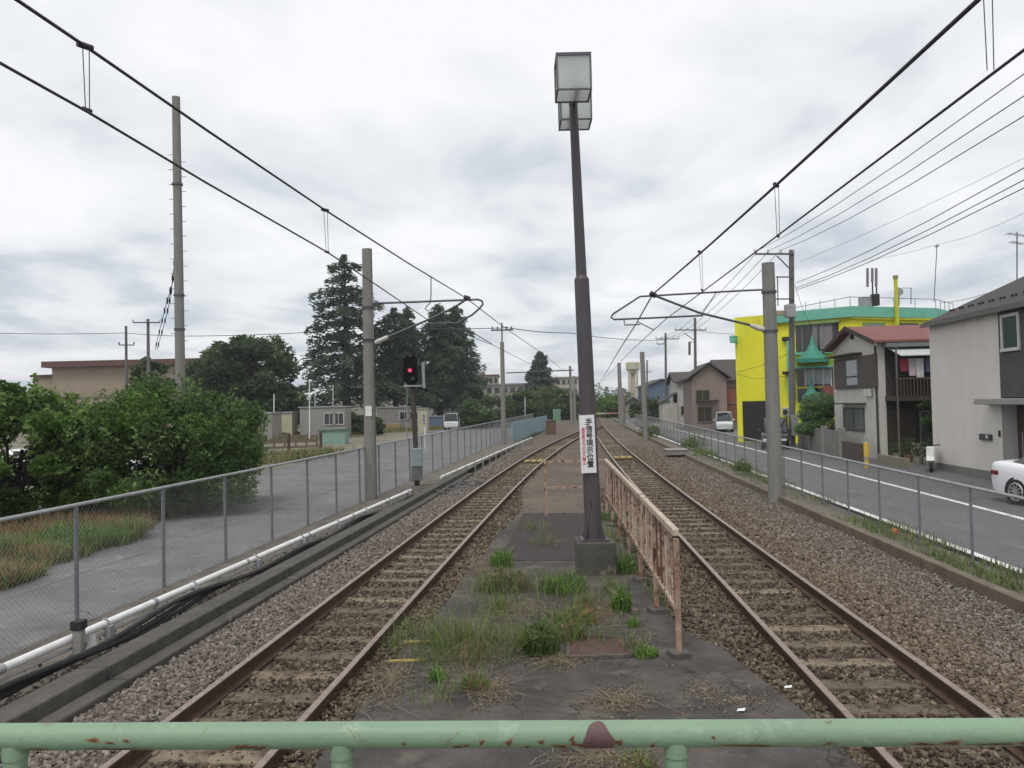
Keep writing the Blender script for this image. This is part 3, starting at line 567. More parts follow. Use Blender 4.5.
for f_ in (la, lb):
    m = MB(); V = []
    ys_ = np.arange(-5, 150, 3.)
    for y in ys_: V += [(f_(y)-.085, y, -.294), (f_(y)+.085, y, -.294)]
    m.v = V; m.f = [(2*i, 2*i+1, 2*i+3, 2*i+2) for i in range(len(ys_)-1)]; m.mi = [0]*len(m.f); tag(m.build('road_marking', line_w), kind='structure')
sheet('yard_dirt', [(-11.3, 43), (-11, 33), (-12.2, 26), (-60, 30), (-60, 130), (-8.3, 100.5), (-9.5, 68)], -.31, M('yard_dirt', (.2, .18, .14), (.13, .12, .09), .35, .95, .4, 10, stain=((.08, .1, .04), .3, .55)))
# right verge
m = MB(); V = []; ys_ = np.arange(2, 150, 2.)
for y in ys_: V += [(kr(y)+.14, y, -.13), ((kr(y)+fr_(y))/2, y, -.15+random.uniform(-.02, .03)), (la(y)-.3, y, -.292)]
m.v = V; m.f = [(3*i+j, 3*i+j+1, 3*i+j+4, 3*i+j+3) for i in range(len(ys_)-1) for j in (0, 1)]; m.mi = [0]*len(m.f); tag(m.build('verge', gutter), kind='structure')
rkerb = M('right_kerb_concrete', (.165, .137, .102), (.11, .092, .07), 2.5, .95, .5, 18, stain=((.085, .07, .055), 2, .58))
t = thing('kerb_wall', 'low brownish concrete kerb along the ballast beside the right track', 'low wall', (6, 10, 0))
yy = list(np.arange(2, 90, 2.)); m = MB()
for a, b in zip(yy[:-1], yy[1:]):
    b2 = b-.01; m.hexa([(kr(a), a, -.5), (kr(a)+.16, a, -.5), (kr(b2)+.16, b2, -.5), (kr(b2), b2, -.5), (kr(a), a, -.05), (kr(a)+.16, a, -.05), (kr(b2)+.16, b2, -.05), (kr(b2), b2, -.05)])
m.build('kerb', rkerb, t, world=True, bevel=.015)
c = az(676, 453, -.05); m = MB(); m.cbox(c.x, c.y, 0, 1.0, 1.4, .22, -.08); m.cbox(c.x, c.y, .13, 1.06, 1.46, .04, -.08); tag(m.build('concrete_box', concrete, bevel=.02), 'flat pale concrete cable box beside the far right kerb', 'cable box')
m = MB(); c = az(696, 530, -.1); p = az(895, 534, -.2); m.lathe([(.0, -.17), (.06, -.17), (.045, -.11), (.0, -.09)], p.x, p.y, 10); tag(m.build('bag', M('orange_plastic', (.7, .13, .03), (.55, .1, .03))), 'small orange plastic scrap in the grass by the street fence', 'litter')

# ================================================================== GRASS AND WEEDS
GREENS = [(.10, .165, .045), (.135, .20, .06), (.08, .13, .04), (.17, .215, .085)]; BRIGHT = [(.14, .25, .05), (.18, .30, .07), (.11, .20, .045)]
DRY = [(.24, .19, .10), (.19, .15, .085), (.29, .24, .14), (.15, .125, .06)]; RUSSET = [(.27, .17, .075), (.33, .22, .105), (.21, .135, .065)]
def grass_obj(name, P, h, wd, cols, lean=.4, parent=None, **kw):
    V, Fq = blades(P, h, wd, lean); n = len(P); c = palette(n, cols, .2); return np_mesh(name, V, Fq, leafm, parent, col=np.repeat(c, 6, 0))
def disc(n, r, sy=1.): a = RNG.random(n)*2*np.pi; q = np.sqrt(RNG.random(n))*r; return np.stack([q*np.cos(a), q*np.sin(a)*sy, np.zeros(n)], 1)
def weed(px, py, label, r, h, n, cols, wd=.012, lean=.5, cat='weeds', leafy=0, name='weed_clump'):
    p = az(px, py, -.05); Q0 = disc(n, r); rr_ = np.hypot(Q0[:, 0], Q0[:, 1])/r; V, Fq = blades(Q0, h*(1.15-.75*rr_**1.5), wd, lean, tilt=Q0/r*1.4); C = np.repeat(palette(n, cols, .2), 6, 0)
    if leafy:
        Q = disc(leafy, r*.9); Q[:, 2] = h*.85*RNG.random(leafy)**.8*(1-.5*np.hypot(Q[:, 0], Q[:, 1])/r); V2, F2 = leaf_quads(Q, h*.16, .35, .4); C2 = np.repeat(palette(leafy, cols, .22), 4, 0)
        V, Fq, C = np.concatenate([V, V2]), np.concatenate([Fq, F2+len(V)]), np.concatenate([C, C2])
    o = np_mesh(name, V, Fq, leafm, col=C); o.location = p; return tag(o, label, cat)
weed(466, 655, 'large sprawling tuft of dry and green grass on the dark slab', .55, .62, 470, GREENS*2+BRIGHT[:1]+DRY, .007, .95)
weed(440, 640, 'thin dry grass tuft beside the left track rail and yellow marks', .34, .45, 150, DRY[:2]+GREENS*2, .006, .95)
weed(540, 652, 'bushy upright dark green weed in the middle of the slab', .2, .42, 170, GREENS, .02, .45, leafy=420)
weed(570, 640, 'yellowish green weed just right of the bushy dark green weed', .17, .33, 120, BRIGHT+DRY, .013, .5, leafy=130)
weed(505, 590, 'rounded green weed with dry stalks near the lamp post pedestal', .36, .42, 220, GREENS+DRY, .012, .6, leafy=300)
weed(502, 566, 'bright green leafy weed on the slab behind the rounded weed', .2, .36, 110, BRIGHT, .018, .4, leafy=200)
weed(567, 592, 'weed clump against the left side of lamp post pedestal', .3, .36, 190, GREENS+BRIGHT, .012, .55, leafy=180)
weed(580, 622, 'reddish green weed in front of the lamp post pedestal', .22, .3, 130, BRIGHT+RUSSET, .012, .6, leafy=90)
weed(624, 572, 'green weed between the pedestal and the rusty fence', .24, .4, 160, BRIGHT+GREENS, .016, .5, leafy=200)
weed(622, 610, 'bright green fern like weed beside the long plank', .13, .36, 110, BRIGHT, .018, .35, leafy=220)
weed(634, 626, 'tiny bright green weed at the edge of pale slab', .08, .14, 60, BRIGHT, .016, .4, leafy=90)
weed(646, 656, 'small bright green weed beside the rusty drain cover', .13, .15, 90, BRIGHT, .018, .6, leafy=160)
weed(438, 680, 'small green weed at the front of dry grass tuft', .1, .16, 70, BRIGHT, .016, .5, leafy=60)
weed(475, 688, 'short yellow green grass tuft nearest the railing', .14, .2, 130, BRIGHT+DRY, .012, .6)
weed(640, 775, 'grass tuft showing under the green railing', .13, .26, 90, BRIGHT+DRY, .012, .6, leafy=60)
weed(545, 545, 'sparse dry grass on the dark path patch edge', .3, .3, 90, DRY+GREENS, .008, .7)
weed(607, 520, 'low green weed at the foot of rusty fence behind lamp post', .25, .3, 120, GREENS+BRIGHT, .014, .5, leafy=120)
def sparse(px, py, rx, ry, n): p = az(px, py, -.05); a = RNG.random(n)*6.283; q = np.abs(RNG.normal(0, .5, n)); return np.stack([p.x+rx*q*np.cos(a), p.y+ry*q*np.sin(a), np.full(n, -.055)], 1)
P = np.concatenate([sparse(*q) for q in ((500, 610, .5, 1.0, 240), (520, 640, .4, .5, 160), (485, 590, .35, 1.1, 200), (548, 588, .45, .9, 240), (585, 605, .35, .6, 200), (560, 625, .35, .5, 200), (470, 640, .6, .7, 220), (610, 590, .3, .8, 140), (440, 700, .3, .4, 60), (632, 650, .3, .4, 60), (530, 530, .9, 1.6, 150), (400, 640, .2, 1.2, 120), (600, 640, .5, .35, 90), (612, 540, .25, 1.8, 200), (655, 600, .1, 1.4, 90))])
V, Fq = blades(P, .24, .007, .9); tag(np_mesh('grass', V, Fq, leafm, col=np.repeat(palette(len(P), GREENS+BRIGHT+DRY[:2], .22), 6, 0)), kind='stuff')
# verge grass on the street side
def band(y0, y1, f0, f1, n, z, patchy=1.):
    yy = y0+(y1-y0)*RNG.random(n)**1.3; u = RNG.random(n); X = np.array([f0(y)+(f1(y)-f0(y))*q for y, q in zip(yy, u)])
    keep = (np.sin(yy*1.1+X*2)+np.sin(yy*.43+1.7)+np.sin(yy*2.7+X*5)*.6+RNG.normal(0, .5, n)) > (patchy-1); P = np.stack([X, yy, np.full(n, z)], 1)[keep]; return P
P1 = band(9, 50, lambda y: fr_(y)-.45, lambda y: fr_(y)+.35, 8500, -.17, 1.05); P2 = band(8, 40, lambda y: kr(y)+.18, lambda y: fr_(y)-.3, 1800, -.14, 1.7)
Pg = np.concatenate([P1, P2]); V, Fq = blades(Pg, .17, .014, .8); c = palette(len(Pg), GREENS+BRIGHT[:1]+DRY[:2], .22); tag(np_mesh('grass', V, Fq, leafm, col=np.repeat(c, 6, 0)), kind='stuff')
def shrublet(px, py, label, r, h, n, cols=GREENS): return weed(px, py, label, r, h, n//3, cols, .02, .5, leafy=n)
shrublet(742, 505-34, 'tall weed growing at the foot of the right concrete mast', .35, .55, 260)
shrublet(695, 447, 'green bush of weeds beside the flat cable box by the street fence', .8, .9, 380)
shrublet(650, 436, 'dark green weeds at foot of the second concrete mast', .9, 1.2, 380)
shrublet(706, 456, 'low green weeds at the fence right of the cable box', .6, .5, 260, GREENS+BRIGHT)
# left island of rough grass
def island(n, cols, x0, x1, y0, y1, h, wd):
    P = np.stack([x0+(x1-x0)*RNG.random(n), y0+(y1-y0)*RNG.random(n), np.full(n, -.3)], 1); P[:, 0] = -8.3-.18*np.maximum(0, P[:, 1]-17)-np.minimum(8, RNG.exponential(1.3, n)); P = P[P[:, 0] > x0]; n = len(P); e = -8.35-.18*np.maximum(0, P[:, 1]-17)-.25*np.sin(P[:, 1]*1.3)-.15*np.sin(P[:, 1]*3.1); t = P[:, 0] < e-.15*RNG.random(n)*3; P = P[t]
    return P, palette(len(P), cols, .2), h, wd
sets = [island(7500, GREENS+DRY[:1]+BRIGHT[:1], -17, -8.2, 12.3, 17.5, .3, .018), island(9500, RUSSET+DRY[:2], -17, -8.2, 17.8, 23.3, .42, .016), island(5200, BRIGHT+GREENS, -10.6, -8.3, 15.8, 18.4, .5, .02), island(3600, RUSSET+DRY, -14, -9.3, 13, 16.5, .42, .016)]
VV, FF, CC, o = [], [], [], 0
for P, c, h, wd in sets: hs = h*(.55+.5*np.sin(P[:, 1]*1.9+P[:, 0]*1.3)**2+.25*RNG.random(len(P))); V, Fq = blades(P, hs, wd, .95); VV.append(V); FF.append(Fq+o); o += len(V); CC.append(np.repeat(c, 6, 0))
tag(np_mesh('grass', np.concatenate(VV), np.concatenate(FF), leafm, col=np.concatenate(CC)), kind='stuff')
sheet('grass_island', [(-20, 12.6), (-9.5, 13.2), (-8.7, 15.4), (-8.6, 17), (-9.1, 20), (-9.8, 23.4), (-14, 23.2), (-20, 20)], -.294, M('island_soil', (.13, .11, .06), (.08, .085, .035), 1.5, .95, .5, 12))
def strip(a, b, wid, n): A, B = az(*a, -.3), az(*b, -.3); u = RNG.random((n, 1)); P = np.array(A)[None]*(1-u)+np.array(B)[None]*u; P[:, 1] += RNG.normal(0, wid, n); P[:, 0] += RNG.normal(0, .5, n); return P
P = np.concatenate([strip((246, 462), (330, 455), 2.2, 2600), strip((355, 434), (440, 429), 2.5, 2600), (strip((250, 443), (345, 436), 3, 1500)), strip((290, 428), (440, 424), 2, 1500)]); V, Fq = blades(P, .5, .07, .8); tag(np_mesh('grass', V, Fq, leafm, col=np.repeat(palette(len(P), GREENS+DRY+DRY[:2], .2), 6, 0)), kind='stuff')

# ================================================================== TREES AND SHRUBS
def tubes_branch(m, base, tip, r0, r1, bend=.1):
    a, b = Vector(base), Vector(tip); mid = (a+b)/2+Vector((random.uniform(-1, 1), random.uniform(-1, 1), random.uniform(.2, 1)))*bend*(b-a).length; m.tube([a, a*.55+mid*.45, mid, mid*.4+b*.6, b], r0, 7, r1=r1)
def clump_tree(name, label, cat, loc, height, crown_r, crown_c, nclump, per, leaf, cols, trunk_r=.15, group=None, squash=1., low=.0, flat=.35, stems=1, clump_r=.32, aspect=.55, shoots=0):
    t = thing(name, label, cat, loc, 0, group); m = MB(); C = []
    for i in range(nclump):
        d = RNG.normal(size=3); d /= np.linalg.norm(d); rr = (.45+.55*RNG.random()**.5); p = np.array([d[0]*crown_r*rr, d[1]*crown_r*rr, crown_c+d[2]*(height-crown_c)*rr*squash]); p[2] = max(p[2], low); C.append(p)
    for k_ in range(stems):
        a = 6.28*k_/max(1, stems); r_ = .0 if stems == 1 else crown_r*.25; m.tube([(r_*.3*math.cos(a), r_*.3*math.sin(a), -.2), (r_*.6*math.cos(a), r_*.6*math.sin(a), crown_c*.5), (r_*math.cos(a), r_*math.sin(a), crown_c*1.1)], trunk_r, 8, r1=trunk_r*.5)
    for p in C[::2]: tubes_branch(m, (0, 0, crown_c*random.uniform(.4, .9)), p*.92, trunk_r*.35, trunk_r*.08)
    Ps, Cs = [], []; cols = np.array(cols)
    for i in range(shoots):
        d = unit(RNG.normal(size=(1, 3)))[0]; d[2] = abs(d[2])*.8; s0 = np.array([d[0]*crown_r*.85, d[1]*crown_r*.85, crown_c+d[2]*(height-crown_c)*.85*squash]); g_ = unit((d+np.array([0, 0, .9])+RNG.normal(0, .3, 3))[None])[0]*crown_r*(.16+.26*RNG.random()); k_ = int(26+30*RNG.random())
        m2 = s0+g_; tt = RNG.random((k_, 1)); Ps.append(s0+g_*tt+RNG.normal(0, .05*crown_r*(1.15-.8*tt), (k_, 3))); Cs.append(np.clip(cols.max(0)*(1+RNG.normal(0, .2, (k_, 1))), .004, 1))
        mm = MB(); m.tube([tuple(s0*.75+np.array([0, 0, crown_c*.25])), tuple(s0), tuple(m2)], .014, 4, r1=.005)
    for p in C:
        r = crown_r*clump_r*(.7+.6*RNG.random()); q = RNG.normal(size=(per, 3)); q = unit(q)*(r*(.35+.65*RNG.random((per, 1))**.5)); q[:, 2] *= .7; Ps.append(q+p)
        base = cols[RNG.integers(len(cols))]*(1+RNG.normal(0, .16)); Cs.append(np.clip(base*(1+RNG.normal(0, .2, (per, 1))), .004, 1))
    m.build('trunk', bark, t, smooth=True)
    P = np.concatenate(Ps); cc = np.concatenate(Cs); k_ = P[:, 2] > low*.6; P, cc = P[k_], cc[k_]
    V, Fq = leaf_quads(P, leaf, flat, aspect); np_mesh('crown', V, Fq, leafm, t, col=np.repeat(cc, 4, 0)); return t
FIG = [(.10, .185, .04), (.135, .235, .05), (.075, .145, .034), (.17, .26, .07)]; BUSH = [(.082, .15, .046), (.104, .18, .053), (.062, .112, .04), (.14, .215, .07)]
DARK = [(.06, .10, .046), (.078, .122, .054), (.05, .084, .042), (.094, .138, .064)]; CED = [(.066, .108, .066), (.082, .13, .078), (.054, .09, .056), (.10, .15, .09)]
MID = [(.075, .12, .044), (.095, .145, .052), (.06, .10, .04)]
p = aD(20, 500, 22); clump_tree('leafy_shrub', 'bright green broad leaved fig tree at the far left edge of the road', 'shrub', (p.x-.3, 22, -.3), 3.75, 2.4, 1.7, 70, 250, .165, FIG+FIG[:2], .09, low=.15, stems=4, aspect=.7, clump_r=.22, shoots=70)
p = aD(83, 500, 22); clump_tree('leafy_shrub', 'bright green shrub with upright shoots between fig tree and big dark bush', 'shrub', (p.x, 23, -.3), 3.25, 1.8, 1.4, 48, 280, .15, FIG+BUSH[:2], .07, low=.15, stems=4, aspect=.7, clump_r=.24, shoots=55)
p = aD(152, 490, 21); clump_tree('leafy_shrub', 'big rounded dark green bush beside the road below the tall pole', 'shrub', (p.x, 22.5, -.3), 3.75, 2.4, 1.7, 120, 260, .12, BUSH+FIG[:1], .1, low=.1, stems=5, aspect=.55, clump_r=.21, shoots=110)
p = aD(204, 470, 23.5); clump_tree('leafy_shrub', 'lower spreading green bush at right end of the big dark bush', 'shrub', (p.x, 24.6, -.3), 2.5, 1.35, 1.2, 44, 190, .11, BUSH+FIG[:1], .06, low=.1, stems=3, shoots=45)
p = aD(195, 505, 23.5); clump_tree('leafy_shrub', 'low dark foliage hanging over the road below the big bush', 'shrub', (p.x+.3, 22.0, -.3), 1.3, 1.0, .75, 20, 150, .11, BUSH, .04, low=.1, stems=3)
# round dark tree
def crown_at(px, ptop, pbot, D): p = aD(px, pbot, D); return p, aD(px, ptop, D).z
p, zt = crown_at(247, 336, 410, 82); clump_tree('round_tree', 'broad round dark green tree left of the tall cedar', 'tree', (p.x, 82, -.3), zt+.3, 5.6, 4.6, 150, 190, .48, DARK+MID[:1], .35, low=1.2, clump_r=.24)
p, zt = crown_at(205, 360, 415, 88); clump_tree('round_tree', 'smaller round tree beside the beige hall behind the tall pole', 'tree', (p.x, 88, -.3), zt+1, 3.4, 3.6, 46, 200, .45, DARK+MID, .25, low=1)
p, zt = crown_at(145, 350, 400, 70); clump_tree('small_tree', 'dark slender tree growing beside the twin utility poles', 'tree', (p.x+.5, 70, -.3), zt+.3, 1.5, 3.8, 34, 110, .4, DARK+MID, .15, low=1)
def cedar(label, px, ptop, pbase, D, R, tiers, cols=CED, group=None, bare=.12, power=.75, drop=.28, per=110, leaf=.42, forked=False, lenmul=1., nbr=7):
    b, zt = aD(px, pbase, D), aD(px, ptop, D).z; H_ = zt+.35; t = thing('cedar_tree' if drop > .2 else 'conifer_tree', label, 'tree', (b.x, D, -.35), 0, group); m = MB()
    m.tube([(0, 0, 0), (.05, 0, H_*.5), (0, 0, H_*.97)], max(.12, H_*.028), 8, r1=.04); PP, DD, CC = [], [], []
    for i in range(tiers):
        u = i/(tiers-1); z = H_*(bare+(1-bare)*u); rad = R*(1-u)**power*(.86+.28*random.random())+.35; nb = nbr if u < .8 else 5
        for j in range(nb):
            a = 6.28*(j+random.random()*.8)/nb+i; ln = rad*(.5+.65*random.random()); z = H_*min(.985, bare+(1-bare)*(u+random.uniform(-.27, .27)/tiers)); d = np.array([math.cos(a), math.sin(a)]); k_ = max(14, int(per*(ln/R)**.8))
            s = RNG.random(k_)**.75; wdt = (.13*ln*(1.15-s*.75)+.12); side = RNG.normal(0, 1, k_)*wdt; zz_ = z+.10*ln*s-drop*ln*s**2+RNG.normal(0, .12, k_)-np.abs(side)*.3-np.abs(RNG.normal(0, .018*H_, k_))*(.4+s)
            PP.append(np.stack([d[0]*ln*s-d[1]*side, d[1]*ln*s+d[0]*side, zz_], 1)); DD.append(np.repeat(np.array([[d[0], d[1], -.35]]), k_, 0))
            base = np.array(cols[random.randrange(len(cols))])*(1+random.gauss(0, .14)); CC.append(np.clip(base*(1+RNG.normal(0, .2, (k_, 1))), .004, 1))
            if i % 2 == 0: m.tube([(0, 0, z), (d[0]*ln*.5, d[1]*ln*.5, z+.02*ln), (d[0]*ln*.95, d[1]*ln*.95, z+(.1-drop)*ln)], max(.03, ln*.016), 5, r1=.015)
    m.build('trunk', bark, t, smooth=True); P = np.concatenate(PP); V, Fq = leaf_quads(P, leaf, .55 if drop > .2 else .3, .38, np.concatenate(DD)); np_mesh('crown', V, Fq, leafm, t, col=np.repeat(np.concatenate(CC), 4, 0)); return t
cedar('tall layered cedar rising highest behind the left concrete mast', 347, 252, 424, 104, 8.1, 13, bare=.22, per=300, leaf=.62, drop=.30, nbr=7, power=.6)
cedar('dark spreading cedar behind the red signal', 396, 306, 424, 108, 7.6, 14, bare=.28, per=240, leaf=.58, drop=.3, power=.5, nbr=7)
cedar('narrow pointed conifer rising from the dark cedar behind signal', 409, 306, 424, 112, 3.4, 20, bare=.3, per=160, leaf=.5, drop=.15)
cedar('left one of two tall columnar conifers behind the white van', 440, 303, 424, 110, 4.2, 24, per=170, leaf=.5, drop=.15, power=.6, bare=.2)
cedar('right one of two tall columnar conifers behind the white van', 457, 305, 424, 112, 4.9, 24, per=190, leaf=.5, drop=.15, power=.62, bare=.2)
cedar('pale green pointed conifer far off left of lamp post', 541, 351, 416, 150, 4.4, 22, cols=[(.11, .14, .11), (.13, .16, .12), (.09, .12, .095)], per=170, leaf=.8, drop=.15, power=.75)
for px, pt_, D, r, lab in ((538, 388, 140, 5.5, 'dark green bush below the pale pointed conifer'), (560, 388, 130, 4.5, 'rounded bush just left of the lamp post far ahead'), (520, 392, 120, 3.0, 'small green tree beside the pale green fence far ahead'),
                           (492, 396, 100, 3.2, 'small garden tree in front of grey block far left of lamp post'), (604, 388, 170, 6.5, 'dark tree closing the view above the tracks'), (610, 398, 140, 4.2, 'bright green bush at the end of the tracks'),
                           (474, 402, 95, 2.4, 'small green tree right of the white van'), (652, 398, 105, 2.6, 'small tree behind the far street fence near the blue building'), (683, 408, 88, 1.5, 'small dark garden shrub in front of white house'), (352, 412, 84, 1.5, 'small round shrub between the two grey cabins'), (372, 416, 80, 1.1, 'low shrub left of the boards pile in the yard')):
    p, zt = crown_at(px, pt_, 420, D); clump_tree('bushy_tree', lab, 'tree', (p.x, D, -.35), zt+.35, r, (zt+.35)*.5, 34, 90, .6 if D > 110 else .4, MID+DARK[:1] if 'bright' not in lab else FIG, .15, low=.4)
# far treeline as one mass
VV, CC = [], []
n = 26000; X = RNG.uniform(-260, 330, n); h = 4.5+2.2*np.sin(X*.05)+1.5*np.sin(X*.17+1)+.8*np.sin(X*.5); P = np.stack([X, 255+RNG.normal(0, 6, n), -.4+h*RNG.random(n)**.7], 1)
k_ = ~((X > 5) & (X < 60) & (P[:, 2] > 3.)); P = P[k_]; V, Fq = leaf_quads(P, 1.5, .3, .6); tag(np_mesh('treeline', V, Fq, leafm, col=np.repeat(palette(len(P), [(.05, .07, .045), (.065, .085, .055), (.045, .06, .045)], .2), 4, 0)), kind='stuff')

# ================================================================== MASTS
def mast(label, ptop, pbase, D, r0, r1, group='concrete catenary masts'):
    b, a = aD(*pbase, D), aD(*ptop, D); t = thing('catenary_mast', label, 'mast', (b.x, D, -.35), 0, group)
    m = MB(); m.tube([Vector((b.x, D, -.4)), b*.5+a*.5, a], r0, 18, r1=r1); m.build('mast_shaft', pole_conc, t, smooth=True, world=True); return t, (lambda z: Vector((b.x+(a.x-b.x)*(z-b.z)/(a.z-b.z), D, z))), (r0+r1)/2
t1, mp1, _ = mast('near left concrete mast with cantilever standing at the white pipe', (367, 249), (371, 497), 23.9, .19, .15)
m = MB(); q = mp1(1.9); m.cbox(q.x-.0, q.y-.185, aD(371, 411, 23.7).z, .19, .02, .3); m.build('notice_plate', white_paint, t1, world=True)
for z in (5.55, 4.55, aD(371, 340, 23.9).z): m = MB(); m.tube([mp1(z-.03), mp1(z+.03)], .19, 16); m.build('band', galv_dark, t1, world=True)
m = MB(); m.tube([mp1(z)+Vector((.17, -.05, 0)) for z in (-.3, 2, 4.5)], .015, 6); m.build('down_conductor', galv_dark, t1, world=True)
t2, mp2, _ = mast('right concrete mast with cantilever standing in the verge by street fence', (768, 263), (776, 500), 21.3, .2, .165)
for z in (aD(770, 292, 21.3).z, aD(771, 331, 21.3).z): m = MB(); m.tube([mp2(z-.03), mp2(z+.03)], .2, 16); m.build('band', galv_dark, t2, world=True)
t3, mp3, _ = mast('second left concrete mast with crossarm beyond the white van', (502, 342), (504, 446), 54, .17, .14)
q = aD(502, 330, 54); m = MB(); m.tube([mp3(aD(502, 345, 54).z), q+Vector((0, 0, .5))], .05, 8); m.build('top_pipe', galv_dark, t3, world=True)
m = MB(); m.bar(q+Vector((-.75, 0, 0)), q+Vector((.75, 0, 0)), .08, .1)
for x in (-.65, -.3, .3, .65): m.tube([q+Vector((x, 0, 0)), q+Vector((x, 0, .25))], .04, 6)
m.build('crossarm', galv_dark, t3, world=True)
m = MB(); A_ = aD(506, 373, 54); m.tube([A_, A_+Vector((4.6, 0, .1))], .04, 6); m.build('cantilever', galv_dark, t3, world=True)
t4, mp4, _ = mast('second right concrete mast beside the street fence far ahead', (642, 352), (646, 441), 56, .2, .16)
mast('third right concrete mast near the water tower', (619, 363), (621, 424), 95, .26, .22); mast('thick stepped concrete mast left of the street fence far ahead', (621, 388), (622, 424), 93, .42, .36)
mast('slim far mast just left of the lamp post', (570, 366), (572, 424), 100, .2, .16); mast('slimmest far mast touching the lamp post from the left', (574, 376), (575, 424), 118, .2, .16)
# cantilevers
def poly_tube(parent, name, pts, D, r, mat=galv_dark, n=8):
    P = [aD(p[0], p[1], p[2] if len(p) > 2 else D) for p in pts]; m = MB(); m.tube(P, r, n); return m.build(name, mat, parent, world=True, smooth=True)
ct = thing('cantilever', 'bent steel cantilever bracket carrying the wires from the near left mast', 'cantilever', (mp1(5.5).x, 23.9, 5.5), 0, 'overhead wire cantilevers')
poly_tube(ct, 'top_tube', [(367, 303.5), (400, 302.5), (478, 299.5), (482, 301), (483, 304), (480, 308)], 23.9, .032); poly_tube(ct, 'return_tube', [(480, 308), (472, 315), (460, 321.5), (457, 323)], 23.9, .03); poly_tube(ct, 'lower_tube', [(461, 323), (425, 323.5)], 23.9, .022)
poly_tube(ct, 'strut', [(388, 337), (430, 319), (455, 307), (466, 299.5)], 23.9, .035); poly_tube(ct, 'strut_insulator', [(374, 343), (378, 341.5), (388, 337)], 23.9, [.05, .075, .06], insul, 12); poly_tube(ct, 'clamp', [(464, 297), (470, 299)], 23.9, .07, dark_metal)
poly_tube(ct, 'steady_arm', [(448, 327), (470, 331), (492, 344)], 23.9, .014); poly_tube(ct, 'hanging_loop', [(431, 276), (431, 296), (430, 303), (427, 306), (425, 309), (428, 311), (431, 309), (433, 314)], 23.9, .016)
ct = thing('cantilever', 'bent steel cantilever bracket carrying the wires from the right mast', 'cantilever', (mp2(5).x, 21.3, 5), 0, 'overhead wire cantilevers'); D2 = 21.3
poly_tube(ct, 'top_tube', [(768, 289.5), (745, 290.5), (700, 293), (640, 296.5), (613, 314), (611, 317.5), (614, 319.5), (650, 318), (703, 315.5)], D2, .026); poly_tube(ct, 'strut', [(653, 295), (700, 313), (750, 325)], D2, .032); poly_tube(ct, 'strut_insulator', [(750, 325), (758, 328), (770, 331)], D2, [.05, .075, .06], insul, 12)
poly_tube(ct, 'link', [(716, 293), (702, 314)], D2, .014); poly_tube(ct, 'drop_arm', [(624, 319.5), (624.5, 325), (640, 324.5)], D2, .018); poly_tube(ct, 'steady_arm', [(638, 322), (654, 330)], D2, .014); poly_tube(ct, 'clamp', [(650, 293), (656, 296)], D2, .07, dark_metal)

# ================================================================== OVERHEAD WIRES
def wire(label, pts, r, group='overhead wires', hang=None, name='overhead_wire', n=6):
    P = []
    for p in pts: P.append(Vector(p) if len(p) == 3 and isinstance(p, tuple) and p[2] < -900 else (az(p[0], p[1], p[2])))
    P = P; t = thing(name, label, 'wire', P[-1], 0, group); m = MB(); m.tube(P, r, n); m.build('wire', wirem, t, world=True, smooth=True); return t
def back(P, k_=3.): return P
def catwire(label, z, pix, r, hangers=(), sag=None):
    P = [az(x, y, z) for x, y in pix]
    if sag: P = [P[0]+(P[-1]-P[0])*(i/sag[0])-Vector((0, 0, sag[1]*4*(i/sag[0])*(1-i/sag[0]))) for i in range(sag[0]+1)]
    P = [P[0]+(P[0]-P[1]).normalized()*6]+P; t = thing('overhead_wire', label, 'wire', P[-2], 0, 'overhead wires'); m = MB(); m.tube(P, r, 8); m.build('wire', wirem, t, world=True, smooth=True)
    hangers = hangers or ()
    for (x, y0, y1) in hangers:
        a = az(x, y0, z); b = aD(x+2, y1, a.y); h = MB()
        for s in (-.02, .035): h.tube([a+Vector((s, 0, 0)), b+Vector((s*.6, 0, 0))], .0042, 5)
        h.tube([a+Vector((-.035, .05*-1, 0)), a+Vector((.035, .05, 0))], .028, 8); h.tube([b+Vector((-.015, -.035, 0)), b+Vector((.015, .035, 0))], .02, 8); h.build('hanger', wirem, t, world=True)
    return t
catwire('upper wire over the left track with paired hangers', 5.6, [(17, 0), (85, 46), (205, 129), (325, 210), (408, 263), (466, 298), (501, 325), (540, 352), (566, 372)], .0145, [(85, 46, 110), (325, 210, 252)])
catwire('lower contact wire over the left track', 5.0, [(0, 63), (86, 111), (205, 182), (327, 252), (378, 286), (428, 320), (447, 327), (495, 346), (530, 364), (560, 378)], .012)
catwire('thick upper wire over the right track', 5.4, [(978, 0), (653, 294)], .0185, [(776, 185, 236), (700, 252, 290)], (9, .04))
wire('thin wire dropping from the right cantilever towards the far masts', [(653, 294, 5.4), (636, 324, 5.2), (618, 352, 5.0), (603, 378, 5.0), (596, 386, 5)], .02)
catwire('contact wire over the right track', 4.9, [(1024, 50), (777, 236), (666, 319), (645, 338), (630, 352), (612, 371), (600, 384)], .012)
p = az(990, 70, 4.9); h = MB()
for s in (-.03, .04): h.tube([p+Vector((s*.7, 0, 0)), p+Vector((s, 0, .75))], .004, 5)
tag(h.build('hanger', wirem), 'pair of thin hanger rods above the right contact wire at the frame top', 'hanger', 'overhead wires')

